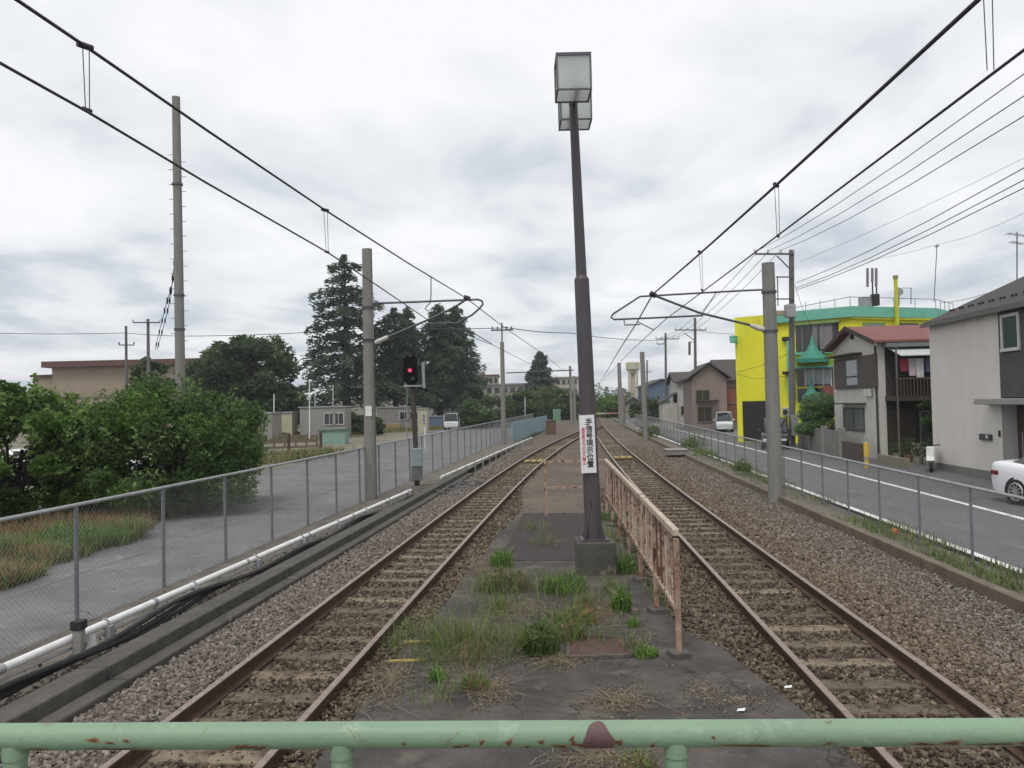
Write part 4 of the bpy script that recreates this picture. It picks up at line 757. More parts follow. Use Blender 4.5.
# ================================================================== RAILWAY SIGNAL
sb = az(417, 483, -.1); t = thing('railway_signal', 'railway signal showing red light on a brown post beside the left track', 'railway signal', (sb.x, sb.y, -.15)); DS = sb.y
sigp = M('brown_post', (.07, .06, .053), (.045, .04, .036), 4, .8, stain=((.15, .13, .11), 3, .6)); a, b = aD(417, 470, DS), aD(412, 378, DS); m = MB(); m.tube([Vector((sb.x, DS, -.2)), a, b], .095, 14, r1=.085); m.build('post', sigp, t, smooth=True, world=True)
m = MB(); c = aD(417.5, 457, DS); m.cbox(c.x, DS-.1, c.z, .36, .3, .62); m.build('equipment_box', M('pale_blue_grey', (.27, .33, .35), (.2, .25, .26), 6, .6), t, world=True, bevel=.02)
m = MB(); c = aD(417, 473, DS); m.cbox(c.x, DS-.08, c.z, .34, .3, .5); m.build('foot_box', M('foot_grey', (.16, .165, .165), (.1, .1, .1), 6, .7), t, world=True, bevel=.02)
m = MB(); c = aD(411, 370, DS); w_, h_ = .24, .5
m.prism([(c.x-w_, c.z-h_+.12), (c.x-w_+.12, c.z-h_), (c.x+w_-.12, c.z-h_), (c.x+w_, c.z-h_+.12), (c.x+w_, c.z+h_-.12), (c.x+w_-.12, c.z+h_), (c.x-w_+.12, c.z+h_), (c.x-w_, c.z+h_-.12)], DS-.13, DS-.10, 'y'); bbm = m.build('backboard', M('signal_black', (.008, .008, .009), None, 4, .9, spec=.1), t, world=True)
redlamp = M_emit('red_lamp', (1, .035, .11), 1.3); off = M_glass('dark_lens', (.03, .02, .02), .2)
for py, mt in ((356, off), (370.5, redlamp), (379, M_glass('green_lens', (.02, .12, .08), .2))):
    c = aD(410.5 if py < 375 else 413.5, py, DS); R0 = .06 if py < 375 else .045; l = MB(); l.tube([(c.x, DS-.16, c.z), (c.x, DS-.135, c.z)], R0, 16); ln = l.build('lens', mt, t, world=True); l = MB(); l.tube([(c.x+(R0+.02)*math.cos(a_), DS-.14-.11, c.z+(R0+.02)*math.sin(a_)) for a_ in np.linspace(-.5, 3.64, 14)], .008, 5); l.tube([(c.x, DS-.3, c.z+R0+.02), (c.x, DS-.13, c.z+R0+.03)], .03, 6); l.build('hood', black, t, world=True)
m = MB(); c = aD(413, 386, DS); m.cbox(c.x, DS, c.z, .62, .3, .06); m.build('platform', galv, t, world=True)
m = MB(); m.tube([aD(424, 388, DS), aD(423, 362, DS)], .055, 10); m.build('side_tube', galv, t, world=True, smooth=True)
m = MB(); m.tube([aD(407, 386, DS), aD(407, 376, DS)], .07, 10); m.tube([aD(407, 440, DS), aD(407, 386, DS)], .018, 6); m.build('ladder_tube', galv, t, world=True)

# ================================================================== TALL POLE AND LEFT UTILITY POLES
DT = 32; a, b = aD(176, 97, DT), aD(181, 420, DT); t = thing('tall_pole', 'very tall concrete pole with step bolts rising behind the big bush', 'pole', (b.x, DT, -.3)); m = MB(); m.tube([Vector((b.x+.01, DT, -.4)), b, a], .24, 16, r1=.155); m.build('shaft', pole_conc, t, smooth=True, world=True); m = MB()
for i in range(26):
    u = .18+.6*i/26; c = a+(b-a)*u; s = 1 if i % 2 else -1; m.tube([c, c+Vector((s*.34, 0, 0))], .012, 5)
m.build('step_bolts', galv_dark, t, world=True)
for y in (296, 330, 185): c = a+(b-a)*((y-97)/323); m = MB(); m.tube([c-Vector((0, 0, .04)), c+Vector((0, 0, .04))], .215, 16); m.build('band', galv_dark, t, world=True)
pole_dark = M('aged_pole', (.155, .148, .138), (.11, .105, .1), 3, .9, .1, 20, stretch=(3, 3, .5))
def upole(label, px, ptop, pbase, D, r, arms, extra=None, group='utility poles'):
    b, a = aD(px+.5, pbase, D), aD(px, ptop, D); t = thing('utility_pole', label, 'utility pole', (b.x, D, -.35), 0, group); m = MB(); m.tube([Vector((b.x, D, -.4)), a], r, 10, r1=r*.75); m.build('shaft', pole_dark, t, smooth=True, world=True)
    for (x0, x1, y, ins) in arms:
        p, q = aD(x0, y, D-.15), aD(x1, y, D-.15); m = MB(); m.bar(p, q, .09, .1); m.build('crossarm', galv_dark, t, world=True)
        for i in range(ins):
            c = p+(q-p)*(i/(ins-1)) if ins > 1 else p; m = MB(); m.lathe([(.03, 0), (.07, .05), (.05, .12), (.07, .16), (.03, .24)], c.x, c.y, 8)
            ob = m.build('insulator', insul if 'left' not in label else dark_metal, t); ob.location = (-t.location.x, -t.location.y, c.z+.05-t.location.z)
    return t
upole('utility pole with long crossarm next to the slender dark tree', 148, 319, 410, 66, .16, [(133, 160, 322.5, 3)]); upole('shorter utility pole to the left of the long armed one, by the beige hall', 126, 326, 410, 72, .15, [(119, 134, 345, 3)])
# insulated wire strings curving from tall pole to the utility pole
for k_, (x1, lab) in enumerate(((161, 'string of insulators curving down from the tall pole, left strand'), (166, 'string of insulators curving down from the tall pole, right strand'))):
    pts = [aD(*p) for p in ((175.5, 255, 32.3), (172, 285, 38), (166+k_*3, 305, 46), (161+k_*3, 325, 55), (155+k_*2, 350, 64))]; t = thing('insulator_string', lab, 'insulator string', pts[-1], 0, 'insulator strings'); m = MB(); m.tube(pts, .02, 5); m.build('wire', wirem, t, world=True)
    for i in range(1, len(pts)):
        for u in (.25, .75): c = pts[i-1]+(pts[i]-pts[i-1])*u; m = MB(); m.tube([c+Vector((0, 0, .2)), c+Vector((0, 0, .07)), c-Vector((0, 0, .07)), c-Vector((0, 0, .2))], [.015, .055, .055, .015], 8); m.build('insulator', dark_metal, t, world=True)
# street utility poles
tu = upole('utility pole with side arm and transformer box in front of the yellow building', 791.5, 250, 442, 46, .19, [(755, 794, 254, 4)]); D_ = 45.8
m = MB(); m.bar(aD(777, 256, D_), aD(791, 270, D_), .06, .06); m.build('brace', galv_dark, tu, world=True)
m = MB(); m.bar(aD(776, 277, D_), aD(793, 277, D_), .07, .07); m.bar(aD(777.5, 277, D_), aD(778, 306, D_), .05, .05); m.bar(aD(776, 299, D_), aD(794, 299, D_), .07, .07); m.build('drop_frame', galv_dark, tu, world=True)
m = MB(); c = aD(790, 311, D_-.35); m.cbox(c.x, c.y, c.z, .55, .45, .75); m.build('transformer_box', galv, tu, world=True, bevel=.04); m = MB(); c = aD(780, 313, D_-.2); m.cbox(c.x, c.y, c.z, .5, .3, .25); m.build('junction_box', M('tan_box', (.35, .3, .2), None, 4, .6), tu, world=True)
m = MB(); c = aD(795, 408, D_-.35); m.cbox(c.x, c.y+.1, aD(795, 425, D_).z, .42, .05, 1.2); m.build('pole_guard', galv, tu, world=True)
t = upole('tall utility pole with double arms behind the brown roofed house', 695, 318, 420, 78, .17, [(675, 706, 330, 6)]); m = MB(); m.bar(aD(684, 333, 77.8), aD(694, 340, 77.8), .07, .07); m.bar(aD(689, 342, 77.8), aD(694, 342, 77.8), .06, .06); m.bar(aD(689.5, 342, 77.8), aD(689.5, 355, 77.8), .2, .2); m.build('brace', galv_dark, t, world=True)
upole('utility pole with short crossarm above the blue building', 665.5, 333, 418, 92, .17, [(656, 679, 339, 5), (657, 664, 344, 2)]); upole('thin distant utility pole near the water tower', 647, 360, 418, 105, .14, [(644, 651, 372, 2)])
# feeder and communication wires
def pw(label, pts, r=.012, group='street wires'):
    P = [aD(*p) for p in pts]; Q = []
    for i in range(len(P)-1):
        for u in (0, .25, .5, .75):
            Q.append(P[i]+(P[i+1]-P[i])*u+Vector((0, 0, -.35*4*u*(1-u)*min(1, (P[i+1]-P[i]).length/40))))
    Q.append(P[-1]); m = MB(); m.tube(Q, r, 5); o = m.build('power_wire', wirem); return tag(o, label, 'wire', group)
for i, (yr, xa) in enumerate(((74, 757), (96, 768), (116, 779))):
    nm = ('highest', 'middle', 'lowest')[i]
    pw(f'{nm} of three feeder wires rising from utility pole crossarm to the upper right', [(1100, yr-42, 15), (1024, yr, 17.5), (xa, 251, 45.8)], .014); pw(f'{nm} of three thin wires running on from the crossarm to far poles', [(xa, 252, 45.8), (680+i*8, 329, 77.8), (660+i*5, 338, 92)], .016)
for i, (yr, ye, lab) in enumerate(((168, 283, 'upper'), (180, 288, 'middle'), (188, 290, 'lower'))):
    pw(f'{lab} of the paired cables slanting over the yellow building', [(1090, yr-28, 19), (1024, yr, 22), (796, ye, 45.8)], .016)
pw('faint wire crossing above the yellow building to the far right', [(1060, 140, 30), (800, 262, 45.6)], .008); pw('thin wire slanting to the grey house from the far roof rail', [(1030, 210, 30), (943, 243, 48), (860, 262, 60)], .008)
pw('double service cable reaching the grey house roof', [(1024, 280, 30), (940, 303, 49)], .014); pw('slack service cable from transformer to the yellow wall', [(795, 285, 45.7), (803, 310, 48.5), (812, 327, 49)], .012)
pw('service wire looping across the yellow wall near its middle', [(735, 372, 53), (760, 366, 50), (792, 352, 46)], .012); pw('lower service wire looping across yellow wall', [(735, 373, 53), (755, 379, 50), (792, 375, 46)], .012)
pw('long level wire crossing the sky behind the lamp post', [(503, 327, 54), (570, 333, 66), (665, 340, 92)], .03); pw('level wire running left from second left mast', [(503, 328, 54), (380, 327, 60), (200, 336, 66), (126, 333, 72), (-40, 332, 72)], .026)
pw('short level wire behind far right poles', [(700, 331, 78), (735, 334, 70), (780, 335, 60)], .02)

# ================================================================== BUILDINGS ON THE STREET
RT = -.072
def bld(name, label, x, y, rz=RT, z=-.32, cat='house'): return thing(name, label, cat, (x, y, z), rz)
def window(parent, face, a0, a1, z0, z1, at, frame=None, glassm=None, mull=1, name='window', fr=.06, depth=.05):
    """face 'x': wall plane x=at facing -x, a = y range; face 'y': wall plane y=at facing -y, a = x range"""
    frame = frame or M_frame; m = MB()
    def bx(a, b, c, d, o0, o1):
        if face == 'x': m.box(at-o1, at-o0, a, b, c, d)
        else: m.box(a, b, at-o1, at-o0, c, d)
    bx(a0-fr, a1+fr, z1, z1+fr, .002, depth); bx(a0-fr, a1+fr, z0-fr, z0, .002, depth+.03); bx(a0-fr, a0, z0, z1, .002, depth); bx(a1, a1+fr, z0, z1, .002, depth)
    for i in range(1, mull+1): c = a0+(a1-a0)*i/(mull+1); bx(c-.02, c+.02, z0, z1, .012, depth-.01)
    w_ = m.build(name, frame, parent); m = MB(); bx(a0, a1, z0, z1, .004, .012); m.build('pane', glassm or glass, w_); return w_
M_frame = M('window_frame', (.2, .19, .175), (.15, .145, .13), 5, .5); M_framew = M('pale_window_frame', (.55, .55, .53), (.45, .45, .44), 5, .5)
# ---- grey two-tone house, right edge
beige = M('beige_siding', (.62, .59, .545), (.575, .545, .505), 2, .8, .08, 30, stretch=(1, 1, .3)); dgrey = M('dark_grey_siding', (.085, .08, .082), (.07, .067, .068), 2, .8, .1, 30); roofd = M('dark_slate_roof', (.062, .057, .058), (.045, .042, .043), 6, .85, .35, 20, stretch=(1, 6, 1)); trim = M('pale_trim', (.5, .48, .45), (.42, .4, .38), 4, .6)
b = bld('grey_house', 'modern beige and dark grey house with slate roof at the right edge', 16.10, 30.6); Y0, DX = -14, 8.4
m = MB(); m.box(0, DX, -5.0, 0, 0, 5.55); m.box(0, DX, Y0, -5.0, 0, 2.4) if False else None; m.build('pale_wall', beige, b)
m = MB(); m.box(-.03, DX, Y0, -5.0, 2.72, 5.55); m.build('dark_wall', dgrey, b); m = MB(); m.box(.45, DX, Y0, -5.003, 0, 2.70); m.build('recessed_wall', dgrey, b); m = MB(); m.box(-.012, .012, -5.0, -4.94, .0, 5.55); m.build('corner_trim', trim, b)
m = MB(); m.box(-.004, DX+.01, -5.0, .01, -.05, .28); m.build('plinth', M('plinth', (.2, .195, .185), None, 4, .9), b)
m = MB(); rx, rz_ = 4.3, 7.45; e0 = -.22; ze = 5.45
for sx in (1,):
    m.hexa([(e0, Y0, ze), (rx, Y0, rz_), (rx, .03, rz_), (e0, .03, ze), (e0, Y0, ze+.16), (rx, Y0, rz_+.18), (rx, .03, rz_+.18), (e0, .03, ze+.16)])
    m.hexa([(rx, Y0, rz_), (DX+.5, Y0, ze), (DX+.5, .3, ze), (rx, .3, rz_), (rx, Y0, rz_+.18), (DX+.5, Y0, ze+.16), (DX+.5, .3, ze+.16), (rx, .3, rz_+.18)])
ro = m.build('roof', roofd, b); sgm = None
for i in range(14):
    for dy in (0, .22):
        y = -.5-i*.7-dy
        if sgm is None: m = MB(); m.cbox(0, 0, 0, .07, .06, .07); sgm = m.build('snow_guard', dark_metal, ro); o_ = sgm
        else: o_ = sgm.copy(); COL.objects.link(o_); o_.parent = ro
        o_.location = (.6, y, ze+.16+.9*.445+.02)
m = MB(); m.box(e0-.1, e0-.01, Y0, .03, ze-.02, ze+.13); m.build('gutter', M('gutter_grey', (.12, .115, .11), None, 3, .5), ro)
m = MB(); m.add([(0, -.002, 5.55), (DX, -.002, 5.55), (rx, -.002, 7.4)], [(0, 1, 2)]); m.add([(0, -.2, 5.55), (DX, -.2, 5.55), (rx, -.2, 7.4)], [(2, 1, 0)]); m.build('gable', beige, b)
window(b, 'x', -6.15, -5.3, 4.27, 5.25, -.03, M_framew, M_glass('green_glass', (.05, .085, .075), .1), 0, fr=.1); window(b, 'x', -8.4, -7.2, 4.35, 5.3, -.03, M_framew, glass_pale, 1)
m = MB(); m.box(-.5, .449, -9, -4.2, 2.5, 2.69); m.build('canopy', M('canopy', (.3, .29, .275), (.25, .24, .23), 3, .7), b, bevel=.02)
brownd = M('brown_door', (.065, .032, .028), (.045, .024, .022), 3, .5, stretch=(8, 8, .4)); m = MB(); m.box(.37, .447, -7.0, -5.15, .1, 2.46); do = m.build('door', brownd, b); m = MB(); m.tube([(.32, -5.5, .8), (.32, -5.5, 1.6)], .02, 8); m.build('handle', galv, do)
m = MB(); m.box(-.09, -.002, -4.35, -3.65, 1.3, 1.5); mo = m.build('mailbox', dgrey, b); m = MB(); m.tube([(-.1, -4.15, 1.42), (-.085, -4.15, 1.42)], .06, 10); m.build('badge', white_paint, mo); m = MB(); m.box(-.03, -.002, -4.85, -4.75, 1.45, 1.65); m.build('intercom', black, b)
def antenna(label, px, ptop, pbase, D, els_, tilt=0):
    a, c = aD(px, pbase, D), aD(px+tilt, ptop, D); t = thing('tv_antenna', label, 'antenna', a, 0, 'roof antennas'); m = MB(); m.tube([a, c], .025, 6); m.build('mast', galv_dark, t, world=True)
    if els_:
        m = MB(); 
        for z, l in els_: q = a+(c-a)*z; m.tube([q+Vector((-l, -.3, 0)), q+Vector((l, .3, 0))], .015, 5); [m.tube([q+Vector((l*u, .3*u-.25, 0)), q+Vector((l*u, .3*u+.25, 0))], .01, 4) for u in (-.9, -.5, 0, .5, .9)]
        m.build('elements', galv_dark, t, world=True)
antenna('tv antenna with crossbars on the slate roof of grey house', 1017, 232, 287, 33, [(.95, .6), (.8, .45)], 0); antenna('thin whip antenna behind the grey house roof edge', 934, 245, 302, 50, [(.98, .2)], 3)
# ---- old house with red roof
plast = M('old_plaster', (.52, .515, .465), (.45, .445, .40), 1.5, .9, .15, 20, stain=((.24, .235, .21), 1, .64)); redroof = M('red_brown_roof', (.205, .085, .072), (.15, .064, .057), 3, .75, .3, 14, stretch=(5, 1, 1), stain=((.26, .13, .11), 2, .62)); shut = M('brown_shutter', (.085, .07, .063), (.062, .052, .048), 4, .6, stretch=(1, 20, 1)); wood_d = M('dark_wood', (.07, .052, .043), (.045, .036, .03), 5, .85)
b = bld('red_roofed_house', 'old pale plaster house with red roof and brown shutters beside grey house', 16.40, 35.6); W, DP = 6.1, 9
m = MB(); m.box(.0, DP, .012, W, 0, 5.25); m.add([(0, .012, 5.25), (0, W, 5.25), (0, W/2, 6.05), (.2, .012, 5.25), (.2, W, 5.25), (.2, W/2, 6.05)], [(0, 1, 2), (5, 4, 3), (0, 2, 5, 3), (2, 1, 4, 5)]); m.build('wall', plast, b)
m = MB(); ov = .35; zr, ze = 6.15, 5.22; th = .1
for s in (0, 1):
    ye = -.45 if s == 0 else W+.4
    m.hexa([(-ov, ye, ze), (DP, ye, ze), (DP, W/2, zr), (-ov, W/2, zr), (-ov, ye, ze+th), (DP, ye, ze+th), (DP, W/2, zr+th), (-ov, W/2, zr+th)])
ro = m.build('roof', redroof, b); m = MB(); m.bar((-ov-.02, -.47, ze+.02), (-ov-.02, W/2, zr+.03), .06, .2); m.bar((-ov-.02, W+.42, ze+.02), (-ov-.02, W/2, zr+.03), .06, .2); m.build('barge_board', wood_d, ro); m = MB(); m.tube([(-.1, W/2, 5.75), (-.0, W/2, 5.75)], .14, 12); m.build('vent', dark_metal, b)
m = MB(); m.box(-.12, -.002, .05, W-.5, 3.25, 4.75); so_ = m.build('shutter_panel', shut, b); m = MB(); m.box(-.17, -.122, 2.2, 3.6, 3.4, 4.6); m.build('window_pane', M_glass('bluish_pane', (.3, .33, .36), .2), so_); m = MB(); m.box(-.19, -.172, 2.1, 3.7, 3.78, 3.84); m.build('rail', dark_metal, so_); m = MB(); m.box(-.5, -.002, 1.9, W-.2, 4.85, 4.93); m.build('eave_hood', wood_d, b)
window(b, 'x', 1.9, 4.6, 1.25, 2.25, -.002, M('brown_frame', (.09, .08, .07), None, 5, .6), M_glass('curtain_glass', (.13, .14, .14), .15), 1); m = MB(); m.box(-.45, -.002, 1.6, 4.8, 2.48, 2.54); m.build('window_hood', wood_d, b)
for y in (.9, 1.35):
    m = MB(); m.cbox(-.08, y, 3.0, .14, .3, .34); m.build('electric_meter', M_framew, b, bevel=.03)
m = MB(); m.tube([(-.06, .15, 0), (-.06, .15, 5.1)], .045, 8); m.build('drain_pipe', wood_d, b)
# south side: balcony
dint = M('interior_shade', (.05, .042, .038), (.035, .03, .028), 3, .9); m = MB(); m.box(.3, DP, -.006, .01, .1, 5.2); m.build('south_shade_sheet', dint, b)  # dark sheet over the plaster, shade behind the balcony put into its colour
m = MB(); m.box(.25, DP, -1.2, -.01, 2.62, 2.85); bo_ = m.build('balcony', wood_d, b); m = MB(); m.box(.25, DP, -1.25, -1.2, 3.55, 3.62)
for x in np.arange(.3, 6, .14): m.box(x, x+.03, -1.24, -1.21, 2.86, 3.55)
m.build('railing', M('balcony_rail', (.1, .07, .06), None, 4, .6), bo_); m = MB()
for x in (.32, 1.9): m.box(x-.03, x+.03, -1.23, -1.17, 0, 5.0)
m.build('post', M('post_grey', (.13, .12, .11), None, 4, .7), bo_)
m = MB(); m.hexa([(.45, -1.35, 4.55), (DP, -1.35, 4.55), (DP, -.05, 4.95), (.45, -.05, 4.95), (.45, -1.35, 4.59), (DP, -1.35, 4.59), (DP, -.05, 4.99), (.45, -.05, 4.99)]); m.build('awning', M('awning_white', (.5, .52, .53), (.4, .42, .43), 4, .5), b); m = MB(); m.box(.2, DP, -.5, -.03, 5.0, 5.18); m.build('fascia', M('fascia_grey', (.16, .18, .18), None, 4, .6), b)
for x, wd, hh, colr in ((.55, .32, .55, (.3, .05, .06)), (.9, .3, .75, (.5, .45, .5)), (1.2, .34, .85, (.6, .6, .62)), (1.6, .26, .6, (.1, .11, .2)), (1.9, .26, .8, (.55, .5, .52))):
    m = MB(); m.prism([(x, 4.45), (x+wd, 4.45), (x+wd*.94, 4.45-hh), (x+wd*.08, 4.45-hh)], -1.02, -.99, 'y'); o_ = m.build('laundry', M('laundry_cloth', colr, None, 6, .9), None)
    o_.location = b.location; o_.rotation_euler = b.rotation_euler; tag(o_, {.55: 'dark red cloth hanging on the balcony line', .9: 'pinkish towel hanging beside the dark red cloth', 1.2: 'long white towel hanging mid balcony', 1.6: 'dark blue cloth hanging on the balcony', 1.9: 'pale shirt hanging nearest the grey house wall'}[x], 'laundry', 'laundry on the balcony')
m = MB(); m.box(.4, 1.5, -.06, -.01, .15, 2.2); m.build('door', wood_d, b); window(b, 'y', 1.75, 3.4, .5, 2.1, -.008, M_frame, glass, 1)
# yard between: hedge, pots, low wall, yellow post
hp = aD(926, 455, 32.6); clump_tree('hedge', 'tall narrow dark hedge between red roofed house and grey house', 'hedge', (hp.x+.6, 32.4, -.32), 3.6, .75, 1.9, 46, 110, .13, DARK+BUSH[:1], .05, low=.1)
m = MB(); a, c = az(843, 458, -.3), az(868, 463, -.3); d = (c-a); m.bar(a+Vector((0, 0, .38)), c+Vector((0, 0, .38)), .06, .8); 
tag(m.build('wooden_fence', M('fence_brown', (.1, .075, .06), (.07, .055, .045), 4, .85, stretch=(1, 1, 12))), 'low brown board fence below plaster house window', 'fence')
yp = az(867, 468, -.3); t = thing('bollard', 'yellow marker post in front of the low brown board fence', 'bollard', (yp.x, yp.y, -.3)); m = MB(); m.lathe([(.1, 0), (.1, .95), (.06, 1.02)], 0, 0, 14); m.build('post', M('bollard_yellow', (.55, .38, .04), (.45, .3, .04), 5, .6), t, smooth=True); m = MB(); m.lathe([(.103, .3), (.103, .45)], 0, 0, 14); m.build('stripe', M('stripe_tan', (.35, .3, .2), None, 5, .7), t)
for i, (px, py, hh, lab) in enumerate(((886, 458, .55, 'small potted plant at the left of the dark doorway'), (897, 460, .45, 'low potted plant in the middle of the dark doorway'), (909, 462, .75, 'bushy potted plant at right of the dark doorway'), (919, 464, .6, 'pale leaved potted plant close to the hedge'))):
    p = az(px, py, -.3); t = thing('potted_plant', lab, 'plant', (p.x, p.y, -.3), 0, 'potted plants'); m = MB(); m.lathe([(.13, 0), (.19, .3), (.17, .3)], 0, 0, 12); m.build('pot', M('pot', (.3, .27, .22) if i % 2 else (.22, .12, .08), None, 5, .8), t); Q = disc(130, .26); Q[:, 2] = .3+hh*RNG.random(130); V, Fq = leaf_quads(Q, .12, .3, .5); np_mesh('leaves', V, Fq, leafm, t, col=np.repeat(palette(130, MID if i < 3 else [(.3, .33, .25), (.2, .25, .15)], .2), 4, 0))
m = MB(); a, c = az(882, 464, -.3), az(912, 470, -.3); m.bar(a+Vector((0, .3, .2)), c+Vector((0, .3, .2)), .14, .42); tag(m.build('block_wall', M('yellowish_block', (.24, .22, .16), (.17, .155, .12), 4, .9, .3, 20)), 'low yellowish block wall in front of the dark doorway', 'low wall')
# scooter by the hedge
p = az(933, 472, -.3); t = thing('scooter', 'white scooter seen end on beside the grey house corner', 'scooter', (p.x+.15, p.y+.4, -.3), -.5)
m = MB(); [m.tube([(0, y, .24+.0), (0, y, .2401)], .01, 4) for y in ()]
for y in (-.55, .55): m = MB(); m.tube([(-.05, y, .23), (.05, y, .23)], .23, 18); m.build('wheel', black, t)
m = MB(); m.prism([(-.75, .42), (-.45, .34), (-.3, .22), (.2, .22), (.35, .4), (.75, .5), (.72, .68), (.2, .72), (.1, .36), (-.2, .36), (-.42, .92), (-.56, .96), (-.62, .6)], -.14, .14, 'x'); m.build('body', white_paint, t, bevel=.05); m = MB(); m.prism([(.15, .73), (.72, .7), (.7, .8), (.2, .82)], -.13, .13, 'x'); m.build('seat', black, t, bevel=.03); m = MB(); m.tube([(-.32, -.45, 1.0), (0, -.5, .98), (.32, -.45, 1.0)], .02, 8); m.tube([(0, -.5, .9), (0, -.5, 1.0)], .04, 8); m.build('handlebar', black, t)
# ---- yellow building
yelw = M('yellow_wall', (.72, .71, .035), (.64, .63, .035), .8, .75, .06, 10, lo=.4, hi=.6, stretch=(1, 1, .22), stain=[((.55, .53, .06), 1.6, .58), ((.42, .41, .08), 3.2, .66)]); teal = M('teal_paint', (.16, .45, .34), (.13, .385, .29), 2, .65, .06, 20); dkglass = M_glass('dark_window', (.035, .032, .038), .12); tealr = M('teal_metal', (.055, .25, .185), (.045, .2, .15), 3, .5)
A = aD(738, 440, 52.7); B = aD(856, 440, 48); Cc = aD(940, 440, 50.2); A.z = B.z = Cc.z = 0; ux = (B-A).normalized(); rz = math.atan2(ux.y, ux.x); Wd = (B-A).length
b = thing('yellow_building', 'bright yellow three storey building with teal parapet and dark windows', 'building', (A.x, A.y, -.33), rz)
def loc2(P): d = P-A; return (d.x*math.cos(-rz)-d.y*math.sin(-rz), d.x*math.sin(-rz)+d.y*math.cos(-rz))
c2 = loc2(Cc); HT = 8.28; poly = [(0, 0), (Wd, 0), c2, (c2[0]+.5, c2[1]+5), (1.5, 9)]
m = MB(); m.prism(poly, 0, HT-.02); m.build('wall', yelw, b)
def px_x(px):   # pixel column -> local x on the front wall
    d = ray(px, 400); t_ = None; nrm = Vector((-ux.y, ux.x, 0)); k_ = (A-Vector((0, 0, CAMH))).dot(nrm)/d.dot(nrm); P = d*k_; P.z = 0; return (P-A).dot(ux), P.y
def py_z(px, py): x, D = px_x(px); return aD(px, py, D).z+.33
def front(name, px0, px1, py0, py1, pr_, mat, base=0., parent=None, bevel=0):
    x0, x1 = px_x(px0)[0], px_x(px1)[0]; pm = (px0+px1)/2; m = MB(); m.box(x0, x1, -base-pr_, -base-.003, py_z(pm, py1), py_z(pm, py0)); return m.build(name, mat, parent or b, bevel=bevel)
xs = px_x(773)[0]; out = [(xs, -.25), (Wd+.1, -.25), (c2[0]+.1, c2[1]-.25), (c2[0]+.6, c2[1]+5.1), (xs, 6)]
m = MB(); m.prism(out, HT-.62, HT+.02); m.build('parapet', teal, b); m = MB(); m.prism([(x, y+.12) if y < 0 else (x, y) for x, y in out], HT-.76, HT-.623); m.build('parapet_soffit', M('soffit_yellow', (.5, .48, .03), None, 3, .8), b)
gd = front('garage_door', 742.5, 767.5, 401, 441, .05, M('garage_dark', (.022, .018, .02), (.03, .025, .026), 3, .6, stretch=(1, 1, 20)))
front('window', 798, 841, 324, 352, .05, dkglass); front('window_hood', 797, 843, 321.5, 324, .2, M('hood_green', (.2, .3, .1), None, 3, .7)); front('window_mullion', 815, 820, 324, 352, .08, M('mull', (.2, .19, .2), None, 3, .5)); front('window_blind', 822, 834, 326, 349, .075, M('blind', (.22, .2, .21), (.17, .155, .17), 8, .7))
front('window', 798, 836, 368, 386, .06, dkglass); [front('window_mullion', q, q+1.1, 324, 352, .09, M_frame) for q in (804, 826, 834)]; [front('window_mullion', q, q+1, 368, 386, .1, M_framew) for q in (806, 814, 824, 832)]; front('window_sill', 797, 841, 351.5, 354, .25, teal); front('window_sash', 806, 833, 370, 384, .08, M('sash', (.3, .33, .35), (.2, .22, .24), 8, .4)); front('balcony_band', 796, 838, 361, 366, .4, M('band_green', (.24, .36, .03), None, 3, .7)); front('sill_band', 796, 838, 366, 368, .45, teal)
front('teal_column', 789.5, 796, 341, 401, .25, teal); front('lower_window', 798, 834, 388, 402, .06, dkglass); front('box_sign', 735, 739.5, 336, 343, .6, teal, 0); front('vent_box', 785, 791, 337, 341, .2, dark_metal)
ac = front('air_conditioner', 783.5, 791.5, 407.5, 416, .35, M('ac_grey', (.42, .4, .37), (.33, .31, .29), 5, .6), bevel=.03); x_ = px_x(787)[0]; m = MB(); m.tube([(x_, -.37, py_z(787, 412)), (x_, -.352, py_z(787, 412))], .17, 16); m.build('fan_grille', dark_metal, ac)
front('post_bracket', 786, 791, 371.5, 374.5, .5, dark_metal)
for (pa, pbm, ptop, lab) in ((802, 362, 336, 0), (806, 400, 376, 1)):   # tent-like turret canopies
    xc = px_x((pa+831)/2 if lab == 0 else 814)[0]; R1 = (px_x(832)[0]-px_x(800)[0])/2 if lab == 0 else (px_x(823)[0]-px_x(804)[0])/2; zb, zt = py_z(815, pbm-3), py_z(815, ptop); H_ = zt-zb
    m = MB(); m.lathe([(R1, zb-.25), (R1*1.02, zb), (R1*.66, zb+H_*.16), (R1*.36, zb+H_*.38), (R1*.15, zb+H_*.68), (.05, zb+H_*.97), (.02, zb+H_)], xc, -.45, 20); m.build('turret_canopy', tealr, b, smooth=True)
front('red_awning', 826, 838, 386, 398, .5, M('awning_red', (.22, .075, .065), None, 3, .8))
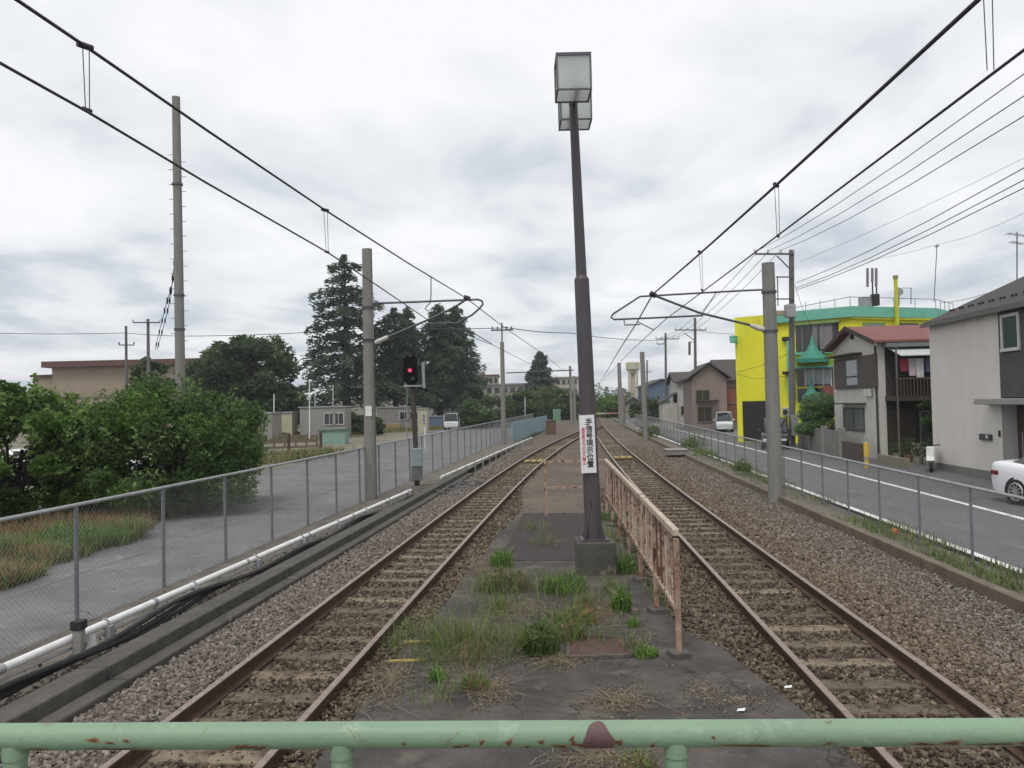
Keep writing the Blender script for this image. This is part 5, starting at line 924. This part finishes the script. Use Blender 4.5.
# windows on the right-hand face, chimney, roof rail, antennas
e = Vector((c2[0]-Wd, c2[1], 0)); el = e.length; e.normalize(); nr = Vector((e.y, -e.x, 0))
def rface(name, u0, u1, z0, z1, o0, o1, mat):
    P = []; 
    for z in (z0, z1):
        for u, o_ in ((u0, o1), (u1, o1), (u1, o0), (u0, o0)): q = Vector((Wd, 0, 0))+e*u*el+nr*o_; P.append((q.x, q.y, z))
    m = MB(); m.hexa(P); return m.build(name, mat, b)
rface('window', .12, .38, HT-1.9, HT-.95, .01, .06, M('green_frame', (.2, .3, .12), None, 3, .6)); rface('window', .17, .35, HT-1.85, HT-1.05, .06, .075, glass_pale); rface('window', .55, .78, HT-1.9, HT-.95, .01, .06, dkglass)
rface('chimney', .462, .487, 3, HT+1.75, .26, .42, M('chimney_yellow', (.6, .58, .05), None, 3, .7)); rface('chimney_cap', .457, .492, HT+1.753, HT+1.95, .24, .44, M('cap_olive', (.3, .3, .08), None, 3, .7))
m = MB(); RP2 = [(xs+1.2, .5), (Wd-.1, .1), (c2[0], c2[1]+.2), (c2[0]+.3, c2[1]+4)]
for i in range(3):
    p, q = Vector((*RP2[i], 0)), Vector((*RP2[i+1], 0)); m.tube([p+Vector((0, 0, HT+.62 if i else HT+.3)), q+Vector((0, 0, HT+.62))], .02, 5)
    for u in np.linspace(0, 1, 5): c = p+(q-p)*u; m.tube([c+Vector((0, 0, HT)), c+Vector((0, 0, HT+.62))], .018, 5)
m.build('roof_rail', galv_dark, b)
rp = thing('antenna_cluster', 'cell antenna cluster with cabinet on the yellow building roof', 'antenna', aD(874, 304, 49)); m = MB(); m.tube([aD(873, 305, 49), aD(872, 268, 49)], .05, 8); m.tube([aD(877, 305, 49.3), aD(876, 270, 49.3)], .05, 8); m.build('mast', galv_dark, rp, world=True)
for px, y0, y1 in ((867.5, 268, 287), (872.3, 268, 282), (876.2, 268, 287)): m = MB(); c, d = aD(px, y1, 48.8), aD(px, y0, 48.8); m.bar(c, d, .14, .1, (0, 1, 0)); m.build('panel_antenna', M('antenna_grey', (.2, .19, .19), None, 4, .6), rp, world=True, bevel=.02)
m = MB(); c = aD(866, 302, 49); m.cbox(c.x, c.y, c.z, .75, .5, .6); m.build('cabinet', galv, rp, world=True); m = MB(); c = aD(875, 300, 48.8); m.cbox(c.x, c.y, c.z, .4, .4, .7); m.build('radio_box', dark_metal, rp, world=True)
t = thing('roof_dish', 'small dish and aerial on the yellow building roof right of the chimney', 'antenna', aD(899, 302, 49)); m = MB(); m.tube([aD(899, 306, 49), aD(899, 290, 49)], .03, 6); m.tube([aD(911, 304, 49), aD(911, 288, 49)], .025, 6); m.tube([aD(902, 288, 49), aD(912, 288, 49)], .02, 5); m.build('mast', galv_dark, t, world=True); m = MB(); c = aD(898.5, 292, 48.9); m.tube([c, c+Vector((0, -.1, .02))], [.12, .26], 14); m.build('dish', M('dish_grey', (.25, .26, .27), None, 4, .5), t, world=True)
# ---- topiary pine, block wall, dark car at the yellow building
tp = az(823, 450, -.3); t = thing('topiary_pine', 'cloud pruned garden pine in front of the yellow building', 'tree', (tp.x, tp.y, -.3)); Dp = tp.y; m = MB(); lobes = [(822, 404, 1.05, .62), (832, 410, .8, .4), (812, 414, .7, .42), (820, 424, .95, .38), (838, 433, .85, .33), (806, 428, .6, .35), (846, 437, .5, .25)]; PP, CC = [], []
m.tube([(0, 0, -.1), (.2, 0, 1.0), (-.1, 0, 1.8), (.1, 0, 2.6)], .12, 8, r1=.06)
for px, py, rx_, rz_ in lobes:
    c = aD(px, py, Dp); l = Vector((c.x-tp.x, random.uniform(-.3, .3), c.z+.3)); m.tube([(0, 0, l.z*.7), (l.x*.6, l.y, l.z-.3), tuple(l)], .05, 6, r1=.03); n = 1500; q = unit(RNG.normal(size=(n, 3)))*np.array([rx_, rx_*.9, rz_])*(.75+.3*RNG.random((n, 1))); PP.append(q+np.array(l)); CC.append(np.clip(np.array(random.choice([(.16, .26, .11), (.19, .29, .125), (.14, .23, .10)]))*(1+RNG.normal(0, .2, (n, 1))), .005, 1))
m.build('trunk', bark, t, smooth=True); V, Fq = leaf_quads(np.concatenate(PP), .17, .35, .5); np_mesh('crown', V, Fq, leafm, t, col=np.repeat(np.concatenate(CC), 4, 0))
blockm = M('grey_block', (.21, .205, .19), (.15, .145, .135), 3, .9, .3, 20); t = thing('block_wall', 'grey garden block wall with piers under the pruned pine', 'wall', az(822, 452, -.3)); w0, w1 = az(802, 448, -.3), az(843, 457, -.3); w0 += Vector((.1, .4, 0)); w1 += Vector((.1, .3, 0))
m = MB(); m.bar(w0+Vector((0, 0, .6)), w1+Vector((0, 0, .6)), .14, 1.2); m.build('panel', blockm, t, world=True)
for u in (.0, .28, .62, 1.): c = w0+(w1-w0)*u; m = MB(); m.cbox(c.x, c.y-.03, .35, .26, .3, 1.42); m.build('pier', concrete, t, world=True, bevel=.02)
# ---- brown house, white house, blue building, water tower
def gable_house(name, label, pl, pr2, D, peave, papex, depth, wallm, roofm, rz, ridge='y', over=.4, cat='house'):
    a, c = aD(pl, 430, D), aD(pr2, 430, D); W = c.x-a.x; ze = aD((pl+pr2)/2, peave, D).z+.35; zr = aD((pl+pr2)/2, papex, D).z+.35; t = thing(name, label, cat, (a.x, D, -.35), rz); m = MB(); m.box(0, W, 0, depth, 0, ze)
    if ridge == 'y': m.add([(0, 0, ze), (W, 0, ze), (W/2, 0, zr), (0, depth, ze), (W, depth, ze), (W/2, depth, zr)], [(0, 1, 2), (5, 4, 3)])
    else: m.add([(0, 0, ze), (0, depth, ze), (0, depth/2, zr), (W, 0, ze), (W, depth, ze), (W, depth/2, zr)], [(0, 1, 2), (5, 4, 3)])
    m.build('wall', wallm, t); m = MB(); th = .14
    for s in (0, 1):
        if ridge == 'y': xe = -over if s == 0 else W+over; m.hexa([(xe, -over, ze-.1), (W/2, -over, zr+.02), (W/2, depth+over, zr+.02), (xe, depth+over, ze-.1), (xe, -over, ze-.1+th), (W/2, -over, zr+.02+th), (W/2, depth+over, zr+.02+th), (xe, depth+over, ze-.1+th)])
        else: ye = -over if s == 0 else depth+over; m.hexa([(-over, ye, ze-.1), (W+over, ye, ze-.1), (W+over, depth/2, zr+.02), (-over, depth/2, zr+.02), (-over, ye, ze-.1+th), (W+over, ye, ze-.1+th), (W+over, depth/2, zr+.02+th), (-over, depth/2, zr+.02+th)])
    m.build('roof', roofm, t); return t, W, ze
tau = M('taupe_wall', (.235, .185, .17), (.2, .158, .146), 2, .85, .1, 20); roofbr = M('dark_brown_roof', (.07, .062, .058), (.05, .045, .043), 4, .8, .3, 10); orange = M('reddish_shutter', (.25, .09, .055), (.18, .07, .05), 4, .7)
t, W, ze = gable_house('brown_house', 'taupe two storey house with dark gable roof left of yellow building', 693, 727, 72, 378, 364, 7, tau, roofbr, -.10); window(t, 'y', W*.12, W*.5, ze-2.0, ze-1.1, -.002, M_frame, dkglass, 1); window(t, 'y', W*.15, W*.55, .9, 2.2, -.002, M_frame, dkglass, 1); m = MB(); m.box(W*.1, W*.75, -.7, -.01, 2.75, 2.85); m.build('porch_roof', roofbr, t)
t, W, ze = gable_house('brown_house', 'taupe house wing with reddish shutters touching the yellow building', 723, 741, 75, 380, 359, 8, tau, roofbr, -.10, 'x'); window(t, 'y', W*.2, W*.9, ze-2.2, ze-.7, -.002, M_frame, orange, 1); window(t, 'y', W*.2, W*.9, .9, 2.5, -.002, M_frame, orange, 1)
t, W, ze = gable_house('white_house', 'narrow white two storey house with dark roof beyond the taupe house', 678, 697, 84, 382, 372, 8, M('white_wall', (.5, .49, .45), (.42, .41, .38), 2, .85), roofbr, -.1, 'x'); window(t, 'y', W*.2, W*.45, 1.4, 2.2, -.002, M_frame, dkglass, 0)
m = MB(); m.box(-1.6, -.01, -.3, 4, 0, 2.6); m.build('annex', M('annex_wall', (.45, .43, .39), None, 2, .85), t); m = MB(); m.hexa([(-1.8, -.5, 2.6), (0, -.5, 3.6), (0, 4.2, 3.6), (-1.8, 4.2, 2.6), (-1.8, -.5, 2.72), (0, -.5, 3.72), (0, 4.2, 3.72), (-1.8, 4.2, 2.72)]); m.build('annex_roof', roofbr, t)
t, W, ze = gable_house('blue_building', 'blue grey clad building far along the street', 649, 678, 125, 386, 379.5, 10, M('blue_cladding', (.10, .145, .21), (.085, .12, .175), 3, .7), roofbr, 0); window(t, 'y', W*.3, W*.4, ze-3, ze-1.5, -.002, M_frame, dkglass, 0)
t, W, ze = gable_house('small_house', 'small beige far house below the water tower', 626, 642, 135, 404, 398, 6, M('beige_far', (.35, .32, .27), None, 2, .85), roofbr, 0)
DW = 190; t = thing('water_tower', 'cream water tower with flared tank on columns far ahead', 'water tower', (aD(634, 415, DW).x, DW, -.4)); x_ = aD(634, 415, DW).x; zt, zm, zb = aD(634, 362, DW).z, aD(634, 369, DW).z, aD(634, 374, DW).z; r_ = (aD(641, 362, DW).x-aD(627, 362, DW).x)/2; cream = M('cream_tank', (.48, .45, .33), (.4, .38, .29), 3, .8)
m = MB(); m.lathe([(r_*.55, zb), (r_*.98, zm), (r_, zt-.2), (r_*.9, zt)], x_, DW, 24); m.build('tank', cream, t, world=True); m = MB(); m.lathe([(r_*.34, 0), (r_*.3, zb)], x_, DW, 16); m.build('shaft', cream, t, world=True); m = MB(); [m.tube([(x_+r_*.75*math.cos(a_), DW+r_*.75*math.sin(a_), 0), (x_+r_*.75*math.cos(a_), DW+r_*.75*math.sin(a_), zm-.3)], .3, 8) for a_ in (.6, 2.2, 3.8, 5.4)]; m.build('columns', cream, t, world=True)

# ================================================================== BUILDINGS ON THE LEFT
tan = M('tan_wall', (.30, .25, .19), (.26, .215, .165), .5, .85, .05, 5); maroon = M('maroon_eave', (.12, .06, .05), (.09, .05, .045), 1, .7); DH = 100
a, c = aD(50, 420, DH), aD(216, 420, DH); zt = aD(130, 360, DH).z; t = thing('hall', 'wide tan hall with flat maroon edged roof behind the shrubs', 'building', (a.x, DH, -.4)); W = c.x-a.x
m = MB(); m.box(.3, W, 0, 18, 0, zt-.1); m.build('wall', tan, t); m = MB(); m.box(-.6, W+.5, -.8, 18.5, zt-.35, zt+.4); m.build('roof_edge', maroon, t); m = MB(); m.box(-2.2, .3, .3, 4, 0, zt-1.5); m.build('annex', tan, t); m = MB(); m.box(-2.5, .29, 0, 4.3, zt-1.5, zt-1.2); m.build('annex_roof', maroon, t)
for i in range(6): x = 1.5+i*W/6.2; window(t, 'y', x, x+2, 2.2, 3.6, -.002, M_frame, dkglass, 1)
m = MB(); m.box(.3, W, -.06, -.002, zt-4.3, zt-4.1); m.build('wall_band', M('band_tan', (.2, .16, .13), None, 2, .8), t)
def block(name, label, pl, pr2, pt_, D, depth, mat, rows, cols_, flat=True, cat='building', roofm=None):
    a, c = aD(pl, 420, D), aD(pr2, 420, D); zt = aD((pl+pr2)/2, pt_, D).z+.4; t = thing(name, label, cat, (a.x, D, -.4)); W = c.x-a.x; m = MB(); m.box(0, W, 0, depth, 0, zt); m.build('wall', mat, t); m = MB(); m.box(-.2, W+.2, -.2, depth+.2, zt+.003, zt+.3); m.build('roof', roofm or concrete, t)
    for r in range(rows):
        for k_ in range(cols_):
            x0 = W*(k_+.2)/cols_; x1 = W*(k_+.8)/cols_; z0 = zt*(r+.35)/rows; z1 = zt*(r+.8)/rows; window(t, 'y', x0, x1, z0, z1, -.002, M_frame, dkglass, 0 if D > 120 else 1)
    return t
apt = M('apartment_wall', (.40, .37, .31), (.34, .315, .27), 1, .85); greyb = M('grey_block_wall', (.30, .29, .27), (.25, .24, .225), 1, .85)
block('apartment_block', 'pale apartment block with brown roof far behind second left mast', 480, 499, 376, 165, 12, apt, 4, 4, roofm=maroon); block('apartment_block', 'low wide grey block in front of the far apartments', 486, 533, 385, 150, 10, greyb, 3, 6); block('apartment_block', 'beige apartment block just left of the lamp post', 551, 584, 378, 185, 12, apt, 4, 6); block('apartment_block', 'small beige block peeping right of the conifer pair', 470, 484, 373, 180, 10, apt, 4, 2)
prefab = M('prefab_grey', (.27, .265, .245), (.22, .215, .2), 2, .8, stretch=(6, 6, .3)); D0 = 78
def cabin(name, label, pl, pr2, pt_, pb, D, depth, mat, nwin=1, cat='shed', roofm=None):
    a, c = aD(pl, pb, D), aD(pr2, pb, D); zt = aD(pl, pt_, D).z+.35; t = thing(name, label, cat, (a.x, D, -.35)); W = c.x-a.x; m = MB(); m.box(0, W, 0, depth, 0, zt); m.build('wall', mat, t); m = MB(); m.box(-.1, W+.1, -.1, depth+.1, zt+.003, zt+.12); m.build('roof', roofm or galv, t)
    for k_ in range(nwin): x0 = W*(.55+.2*k_) if nwin < 3 else W*(k_+.25)/nwin; window(t, 'y', x0, x0+min(1.3, W*.22), zt*.45, zt*.8, -.002, M_framew, dkglass, 1)
    return t
cabin('prefab_cabin', 'grey prefab site cabin with window under the tall cedar', 300, 345, 408, 431, 76, 3, prefab, 2); cabin('storage_shed', 'pale grey storage shed half hidden by the left bushes', 245, 272, 414, 436, 70, 3, M('shed_pinkish', (.27, .25, .235), None, 2, .8, stretch=(6, 6, .3)), 1); cabin('storage_shed', 'small cream storage shed with silver roof left of the prefab cabin', 281, 292, 413, 429, 76, 2, M('cream_shed', (.45, .42, .3), None, 2, .8), 0)
cabin('low_building', 'pale low building seen between the trunks behind the cabins', 335, 430, 399, 420, 122, 6, M('pale_building', (.42, .41, .38), (.36, .35, .33), 1, .85), 0); cabin('prefab_cabin', 'grey prefab cabin right of the near left mast, partly behind signal', 377, 419, 408, 426, 99, 3, M('dull_building', (.22, .21, .195), (.17, .165, .155), 1, .85), 2); m = MB(); p = az(287, 429, -.3); m.prism([(p.x-.9, -.3), (p.x+1.1, -.3), (p.x+.9, .5), (p.x+.2, .95), (p.x-.6, .7)], p.y-.6, p.y+.6, 'y'); tag(m.build('covered_pile', M('white_blue_sheet', (.5, .54, .6), (.3, .36, .45), 2, .6), bevel=.1), 'white and blue sheet covered pile beside the cream storage shed', 'pile'); cabin('storage_shed', 'cream kiosk shed standing right of the signal post', 418, 427, 409, 428, 84, 2, M('kiosk_cream', (.42, .4, .31), None, 2, .8), 1)
cabin('skip_container', 'pale green metal container standing in the yard', 319, 345, 431, 442, 62, 1.6, M('pale_green_metal', (.22, .34, .27), (.17, .28, .22), 4, .6), 0, 'container', M('green_lid', (.1, .16, .13), None, 3, .7))
cabin('block_fence', 'blue grey panel fence behind the white van', 426, 443, 417, 427, 100, .2, M('blue_panel', (.11, .15, .22), None, 3, .7), 0, 'fence'); cabin('block_fence', 'pale blue panel fence right of the white van', 462, 476, 418, 427, 100, .2, M('paleblue_panel', (.2, .32, .36), None, 3, .7), 0, 'fence')
# pale blue sheet fence along the track far left
bl = M('pale_blue_sheet', (.26, .37, .42), (.21, .31, .35), 2, .65, stretch=(1, 1, .2)); t = thing('sheet_fence', 'pale blue sheet metal fence beside the left track far ahead', 'fence', az(512, 442, -.3)); a, c = az(512, 444, -.3), az(547, 429, -.3); n = 14
for i in range(n):
    p, q = a+(c-a)*(i/n), a+(c-a)*((i+.97)/n); m = MB(); m.bar(p+Vector((0, 0, .75)), q+Vector((0, 0, .75)), .05, 1.5); m.build('panel', bl, t, world=True)
m = MB(); p = az(551, 434, -.2); m.cbox(p.x, p.y, .35, .9, .7, 1.2); m.cbox(p.x, p.y, .98, 1., .8, .08); tag(m.build('relay_box', M('brown_box', (.14, .09, .065), None, 4, .8)), 'brown relay box at the end of the blue sheet fence', 'relay box')
m = MB(); p = az(557, 424, -.2); m.cbox(p.x, p.y, .9, 1.0, .1, 1.7); tag(m.build('green_board', M('green_board', (.15, .27, .2), None, 4, .8)), 'small green board left of the lamp post far ahead', 'board')
m = MB(); p = az(612, 421, -.2); m.cbox(p.x, p.y, .9, 7, .12, .18); m.cbox(p.x-3.4, p.y, .3, .2, .2, 1.4); m.cbox(p.x+3.4, p.y, .3, .2, .2, 1.4); tag(m.build('barrier', M('barrier_red', (.35, .14, .12), (.5, .45, .42), .8, .7, lo=.48, hi=.52)), 'low reddish barrier across the far end of the tracks', 'barrier')
# yard: poles, stakes, brown heap, dish
for i, (px, y0, y1, D, lab) in enumerate(((274, 394, 418, 74, 'white pole beside the storage shed, leftmost of the yard poles'), (309.5, 379, 440, 66, 'tallest white pole in front of the prefab cabin'), (315, 388, 409, 90, 'slim white pole just right of the tallest pole'), (333, 385, 408, 92, 'pair pole behind the prefab cabin roof'), (425, 427, 450, 40, 'short white marker pole by the chain link fence beyond the signal'), (525, 397, 425, 110, 'thin grey pole beside the blue sheet fence'))):
    a, c = aD(px, y1, D), aD(px, y0, D); m = MB(); m.tube([a, c], .05 if D > 50 else .03, 6); tag(m.build('slim_pole', white_paint), lab, 'pole', 'slim poles in the yard')
for i, (px, py, lab) in enumerate(((289, 452, 'dark stake in the yard below the storage shed'), (321, 451, 'dark stake in the yard below the green container'), (262, 455, 'short stake nearest the bushes'))):
    p = az(px, py, -.3); m = MB(); m.cbox(p.x, p.y, .3, .16, .16, 1.3 if i < 2 else .9); tag(m.build('stake', wood_d), lab, 'stake', 'stakes in the yard')
for a, c, lab in (((262, 449), (318, 447), 'grey rail strung between the yard stakes'), ((250, 441), (319, 437), 'brown timber edging across the yard'), ((346, 432), (420, 426), 'brown low fence rail behind the left mast')):
    p, q = az(*a, -.3), az(*c, -.3); m = MB(); m.bar(p+Vector((0, 0, .5)), q+Vector((0, 0, .5)), .12, .25); m.bar(p+Vector((0, 0, .05)), q+Vector((0, 0, .05)), .12, .2)
    for u in np.linspace(.02, .98, 6): s_ = p+(q-p)*u; m.cbox(s_.x, s_.y, .25, .12, .12, .8)
    tag(m.build('rail_fence', M('rail_brown', (.15, .11, .085), None, 3, .85)), lab, 'fence')
p = az(388, 431, -.3); t = thing('timber_pile', 'tan and red brown pile of boards in front of small white truck', 'pile', (p.x, p.y, -.32)); [(lambda m: (m.box(-1.6+.05*i, 1.7-.06*i, -.6, .6, .18*i, .18*i+.16), m.build('board', M('board_tan', (.33, .24, .13), None, 4, .85) if i > 1 else M('board_red', (.16, .07, .05), None, 4, .85), t)))(MB()) for i in range(5)]
d0 = aD(229, 409, 33); t = thing('round_mirror', 'grey round traffic mirror on a post above right end of the bushes', 'mirror', (d0.x, 33, -.3)); m = MB(); m.tube([(d0.x, 33.05, -.3), (d0.x, 33.05, d0.z)], .04, 8); m.build('post', galv, t, world=True); m = MB(); m.tube([d0+Vector((.0, .0, -.0)), d0+Vector((-.03, -.04, .0)), d0+Vector((-.06, -.1, .02))], [.1, .28, .33], 20); m.build('mirror_back', M('mirror_grey', (.2, .21, .23), None, 4, .4), t, world=True, smooth=True)

# ================================================================== CARS
tyre = M('tyre', (.02, .02, .021), (.03, .03, .03), 8, .85); rimm = M('alloy', (.45, .46, .47), (.38, .38, .39), 6, .35, metal=.7); carglass = M_glass('car_glass', (.02, .024, .026), .05)
def paint(name, c): m_, nt_, b_ = new_mat(name); b_.inputs['Base Color'].default_value = c4(c); b_.inputs['Roughness'].default_value = .3; b_.inputs['Coat Weight'].default_value = .6; b_.inputs['Coat Roughness'].default_value = .05; return m_
redl = M('tail_red', (.16, .012, .014), None, 6, .2); lampw = M('lamp_clear', (.6, .62, .63), None, 6, .2)
def loft(st):
    """st: list of (x, halfw, z0, z1, shoulder) -> rounded lower body"""
    m = MB(); V = []; 
    for x, w_, z0, z1 in st:
        h = z1-z0; prof = [(-.85, 0), (-.965, .05), (-1, .28), (-1, .66), (-.985, .84), (-.955, .93), (-.89, .98), (-.45, 1.01), (0, 1.02), (.45, 1.01), (.89, .98), (.955, .93), (.985, .84), (1, .66), (1, .28), (.965, .05), (.85, 0)]
        V += [(x, w_*a_, z0+h*c_) for a_, c_ in prof]
    n = 17; m.v = V; k_ = len(st); m.f = [(i*n+j, i*n+(j+1) % n, (i+1)*n+(j+1) % n, (i+1)*n+j) for i in range(k_-1) for j in range(n)]+[tuple(range(n-1, -1, -1)), tuple(range((k_-1)*n, k_*n))]; m.mi = [0]*len(m.f); return m
def wheel(t, x, y, r, wdt, s):
    m = MB(); m.tube([(x, y-wdt/2, r), (x, y-wdt/2+.02, r), (x, y+wdt/2-.02, r), (x, y+wdt/2, r)], [r*.93, r, r, r*.93], 28); w_ = m.build('wheel', tyre, t, smooth=True); m = MB(); yo = y+s*(wdt/2+.004)
    m.tube([(x, yo-s*.03, r), (x, yo, r)], [r*.7, r*.68], 28, cap=True); di = m.build('rim', dark_metal, w_); m = MB()
    for k_ in range(10): a_ = 2*math.pi*k_/10; m.bar((x, yo+s*.008, r), (x+r*.66*math.cos(a_), yo+s*.008, r+r*.66*math.sin(a_)), .035, .035)
    pts = [(x+r*.66*math.cos(a_), yo+s*.008, r+r*.66*math.sin(a_)) for a_ in np.linspace(0, 2*math.pi, 29)]; m.tube(pts, .022, 6); m.tube([(x, yo, r), (x, yo+s*.03, r)], .06, 12); m.build('spokes', rimm, w_); return w_
def car(name, label, loc, rz, body, roof, pm, wheels, r, W, lamps=True, group=None, cat='car', grille=False):
    """x forward. body: stations (x,halfw,z0,z1); roof: stations (x, halfw_bottom, zb, zt, halfw_top)"""
    t = thing(name, label, cat, loc, rz, group); m = loft(body); m.build('body', pm, t, smooth=True); m = MB(); V = []
    for x, wb, zb, zt, wt in roof: V += [(x, -wb, zb), (x, -wt, zt-.03), (x, -wt*.85, zt), (x, wt*.85, zt), (x, wt, zt-.03), (x, wb, zb)]
    n = 6; m.v = V; k_ = len(roof); 
    for i in range(k_-1):
        for j in range(5): m.f.append((i*n+j, i*n+j+1, (i+1)*n+j+1, (i+1)*n+j)); m.mi.append(1 if (j in (0, 4) or i in (0, k_-2)) else 0)
    gh = m.build('cabin', [pm, carglass], t, smooth=True); m = MB()
    for s in (-1, 1):
        for i in range(1, k_-1): x, wb, zb, zt, wt = roof[i]; m.bar((x, s*(wb+.006), zb), (x, s*(wt+.006), zt-.03), .03, .07)
    m.build('pillar', pm, gh)
    for x in wheels:
        for s in (-1, 1):
            m = MB(); m.tube([(x, s*(W/2-.16), r), (x, s*(W/2+.004), r)], r*1.13, 26); m.build('wheel_arch', black, t); wheel(t, x, s*(W/2-.085), r, .2, s)
    x0, x1 = body[0], body[-1]
    for s in (-1, 1):
        zl = x0[2]+(x0[3]-x0[2])*.74; b2, b3 = body[2], body[3]; m = MB(); ya, yb, yc = x0[1]*.5, b2[1]+.015, (W/2 if len(body) > 8 else b3[1])+.012; xa, xb_, xc = x0[0]-.03, b2[0]-.02, min(b3[0], x0[0]+.5)
        for (p0, q0, p1_, q1) in ((xa, ya, xb_, yb), (xb_, yb, xc, yc)):
            m.hexa([(p0, s*q0, zl-.05), (p1_, s*q1, zl-.05), (p1_+.1, s*(q1-.2), zl-.05), (p0+.1, s*(q0-.1), zl-.05), (p0, s*q0, zl+.055), (p1_, s*q1, zl+.055), (p1_+.1, s*(q1-.2), zl+.055), (p0+.1, s*(q0-.1), zl+.055)])
        m.build('tail_lamp', redl, t)
        m = MB(); zl = x1[2]+(x1[3]-x1[2])*.65; m.hexa([(x1[0]+.03, s*x1[1]*.5, zl-.06), (x1[0]+.03, s*x1[1], zl-.06), (x1[0]-.3, s*(W/2+.004)*.98, zl), (x1[0]-.3, s*(W/2)*.9, zl), (x1[0]+.02, s*x1[1]*.5, zl+.06), (x1[0]+.02, s*x1[1], zl+.06), (x1[0]-.3, s*(W/2+.004)*.98, zl+.1), (x1[0]-.3, s*(W/2)*.9, zl+.1)]); m.build('headlight', lampw, t)
    m = MB(); m.box(x0[0]-.035, x0[0]+.05, -.17, .17, x0[2]+.35, x0[2]+.47); m.build('number_plate', white_paint, t)
    for s in (-1, 1): m = MB(); xm = roof[-2][0]+.1; m.cbox(xm, s*(W/2+.08), roof[0][2]+.08, .12, .18, .13); m.build('mirror', pm, t, bevel=.03)
    for s in (-1, 1):
        for xx in (wheels[0]+.55, (wheels[0]+wheels[1])/2+.15): m = MB(); m.cbox(xx, s*(W/2+.006), body[3][3]-.17, .16, .02, .03); m.build('door_handle', dark_metal, t)
    return t
sedan_body = [(-2.30, .70, .45, .88), (-2.28, .78, .36, .99), (-2.2, .84, .28, 1.06), (-1.95, .885, .21, 1.09), (-1.4, .905, .19, 1.05), (-.6, .905, .19, .98), (.6, .905, .19, .96), (1.4, .89, .2, .92), (1.95, .82, .24, .80), (2.2, .68, .3, .66)]
sedan_roof = [(-1.72, .72, 1.03, 1.07, .64), (-1.05, .78, .98, 1.37, .58), (-.3, .80, .96, 1.44, .60), (.35, .80, .95, 1.41, .58), (1.15, .74, .92, .94, .62)]
p = az(1017, 505, -.3); hd = math.atan2(-1, .2)   # heading towards the camera along the street
q = Vector((math.cos(hd), math.sin(hd), 0)); side = Vector((-q.y, q.x, 0))
cpos = Vector((p.x, p.y, -.3))+q*1.36+side*.9
car('white_car', 'white sedan seen from its rear wheel, parked at the grey house', (cpos.x, cpos.y, -.3), hd, sedan_body, sedan_roof, paint('white_car_paint', (.72, .73, .75)), (-1.36, 1.42), .33, 1.8)
kei_body = [(-1.65, .62, .35, .85), (-1.6, .70, .25, .95), (-1.2, .735, .2, 1.0), (-.4, .74, .2, 1.0), (.5, .74, .2, 1.0), (1.1, .735, .2, .98), (1.5, .7, .22, .88), (1.68, .6, .28, .72)]
kei_roof = [(-1.6, .66, .97, 1.05, .6), (-1.45, .68, .98, 1.66, .58), (-.3, .69, .99, 1.76, .6), (.55, .69, .98, 1.7, .58), (1.25, .64, .96, .99, .55)]
p = az(729, 432, -.3); car('silver_car', 'pale silver small car parked at the taupe house facing the street', (p.x, p.y+1.5, -.32), math.atan2(-1, -.25), kei_body, kei_roof, paint('silver_paint', (.5, .54, .54)), (-1.15, 1.15), .28, 1.48)
p = az(789, 449, -.3); car('black_car', 'black small car parked between yellow wall and utility pole', (p.x-.3, p.y+1.3, -.32), math.atan2(-1, -.35), kei_body, kei_roof, paint('black_paint', (.015, .015, .017)), (-1.15, 1.15), .28, 1.48)
van_body = [(-1.95, .75, .4, .9), (-1.9, .83, .3, 1.0), (-1.5, .845, .25, 1.02), (-.4, .85, .25, 1.02), (.6, .85, .25, 1.02), (1.4, .84, .25, 1.0), (1.85, .8, .28, .9), (2.0, .7, .35, .75)]
van_roof = [(-1.93, .78, .98, 1.0, .74), (-1.8, .80, 1.0, 1.86, .70), (-.4, .81, 1.0, 1.95, .72), (.9, .81, 1.0, 1.9, .70), (1.7, .76, .98, 1.0, .68)]
p = az(452.5, 430, -.3); car('white_van', 'white minivan seen from behind driving away along the access road', (p.x, p.y+2, -.3), math.atan2(1, .09), van_body, van_roof, paint('white_van_paint', (.68, .69, .7)), (-1.3, 1.35), .31, 1.7, cat='van')
p = az(406, 424, -.3); car('white_car', 'small white truck like car beside the pile of boards', (p.x-.3, p.y-14, -.32), math.atan2(-1, -.3), kei_body, kei_roof, paint('white_kei_paint', (.66, .67, .67)), (-1.15, 1.15), .28, 1.48)
for px, py, D, lab, rz_ in ((90, 452, 34, 'white car half hidden behind bright green shrubs', .2), (203, 446, 36, 'white car glimpsed at the right end of big dark bush', 1.0), (20, 462, 33, 'pale car glimpsed behind the fig tree', .1)):
    p = aD(px, py, D); car('white_car', lab, (p.x, D, -.3), rz_, sedan_body, sedan_roof, paint('parked_white', (.66, .67, .68)), (-1.36, 1.42), .32, 1.8)

# ================================================================== AIR
hz = MB(); hz.box(-1600, 1600, -70, 2700, -1.5, 26)
hm = bpy.data.materials.new('haze'); hm.use_nodes = True; hnt = hm.node_tree; hnt.nodes.remove(hnt.nodes['Principled BSDF']); hv = hnt.nodes.new('ShaderNodeVolumePrincipled'); hv.inputs['Color'].default_value = (.93, .95, 1, 1); hv.inputs['Density'].default_value = .00042; hv.inputs['Anisotropy'].default_value = .2
hnt.links.new(hv.outputs[0], hnt.nodes['Material Output'].inputs['Volume']); tag(hz.build('haze', hm), kind='stuff')
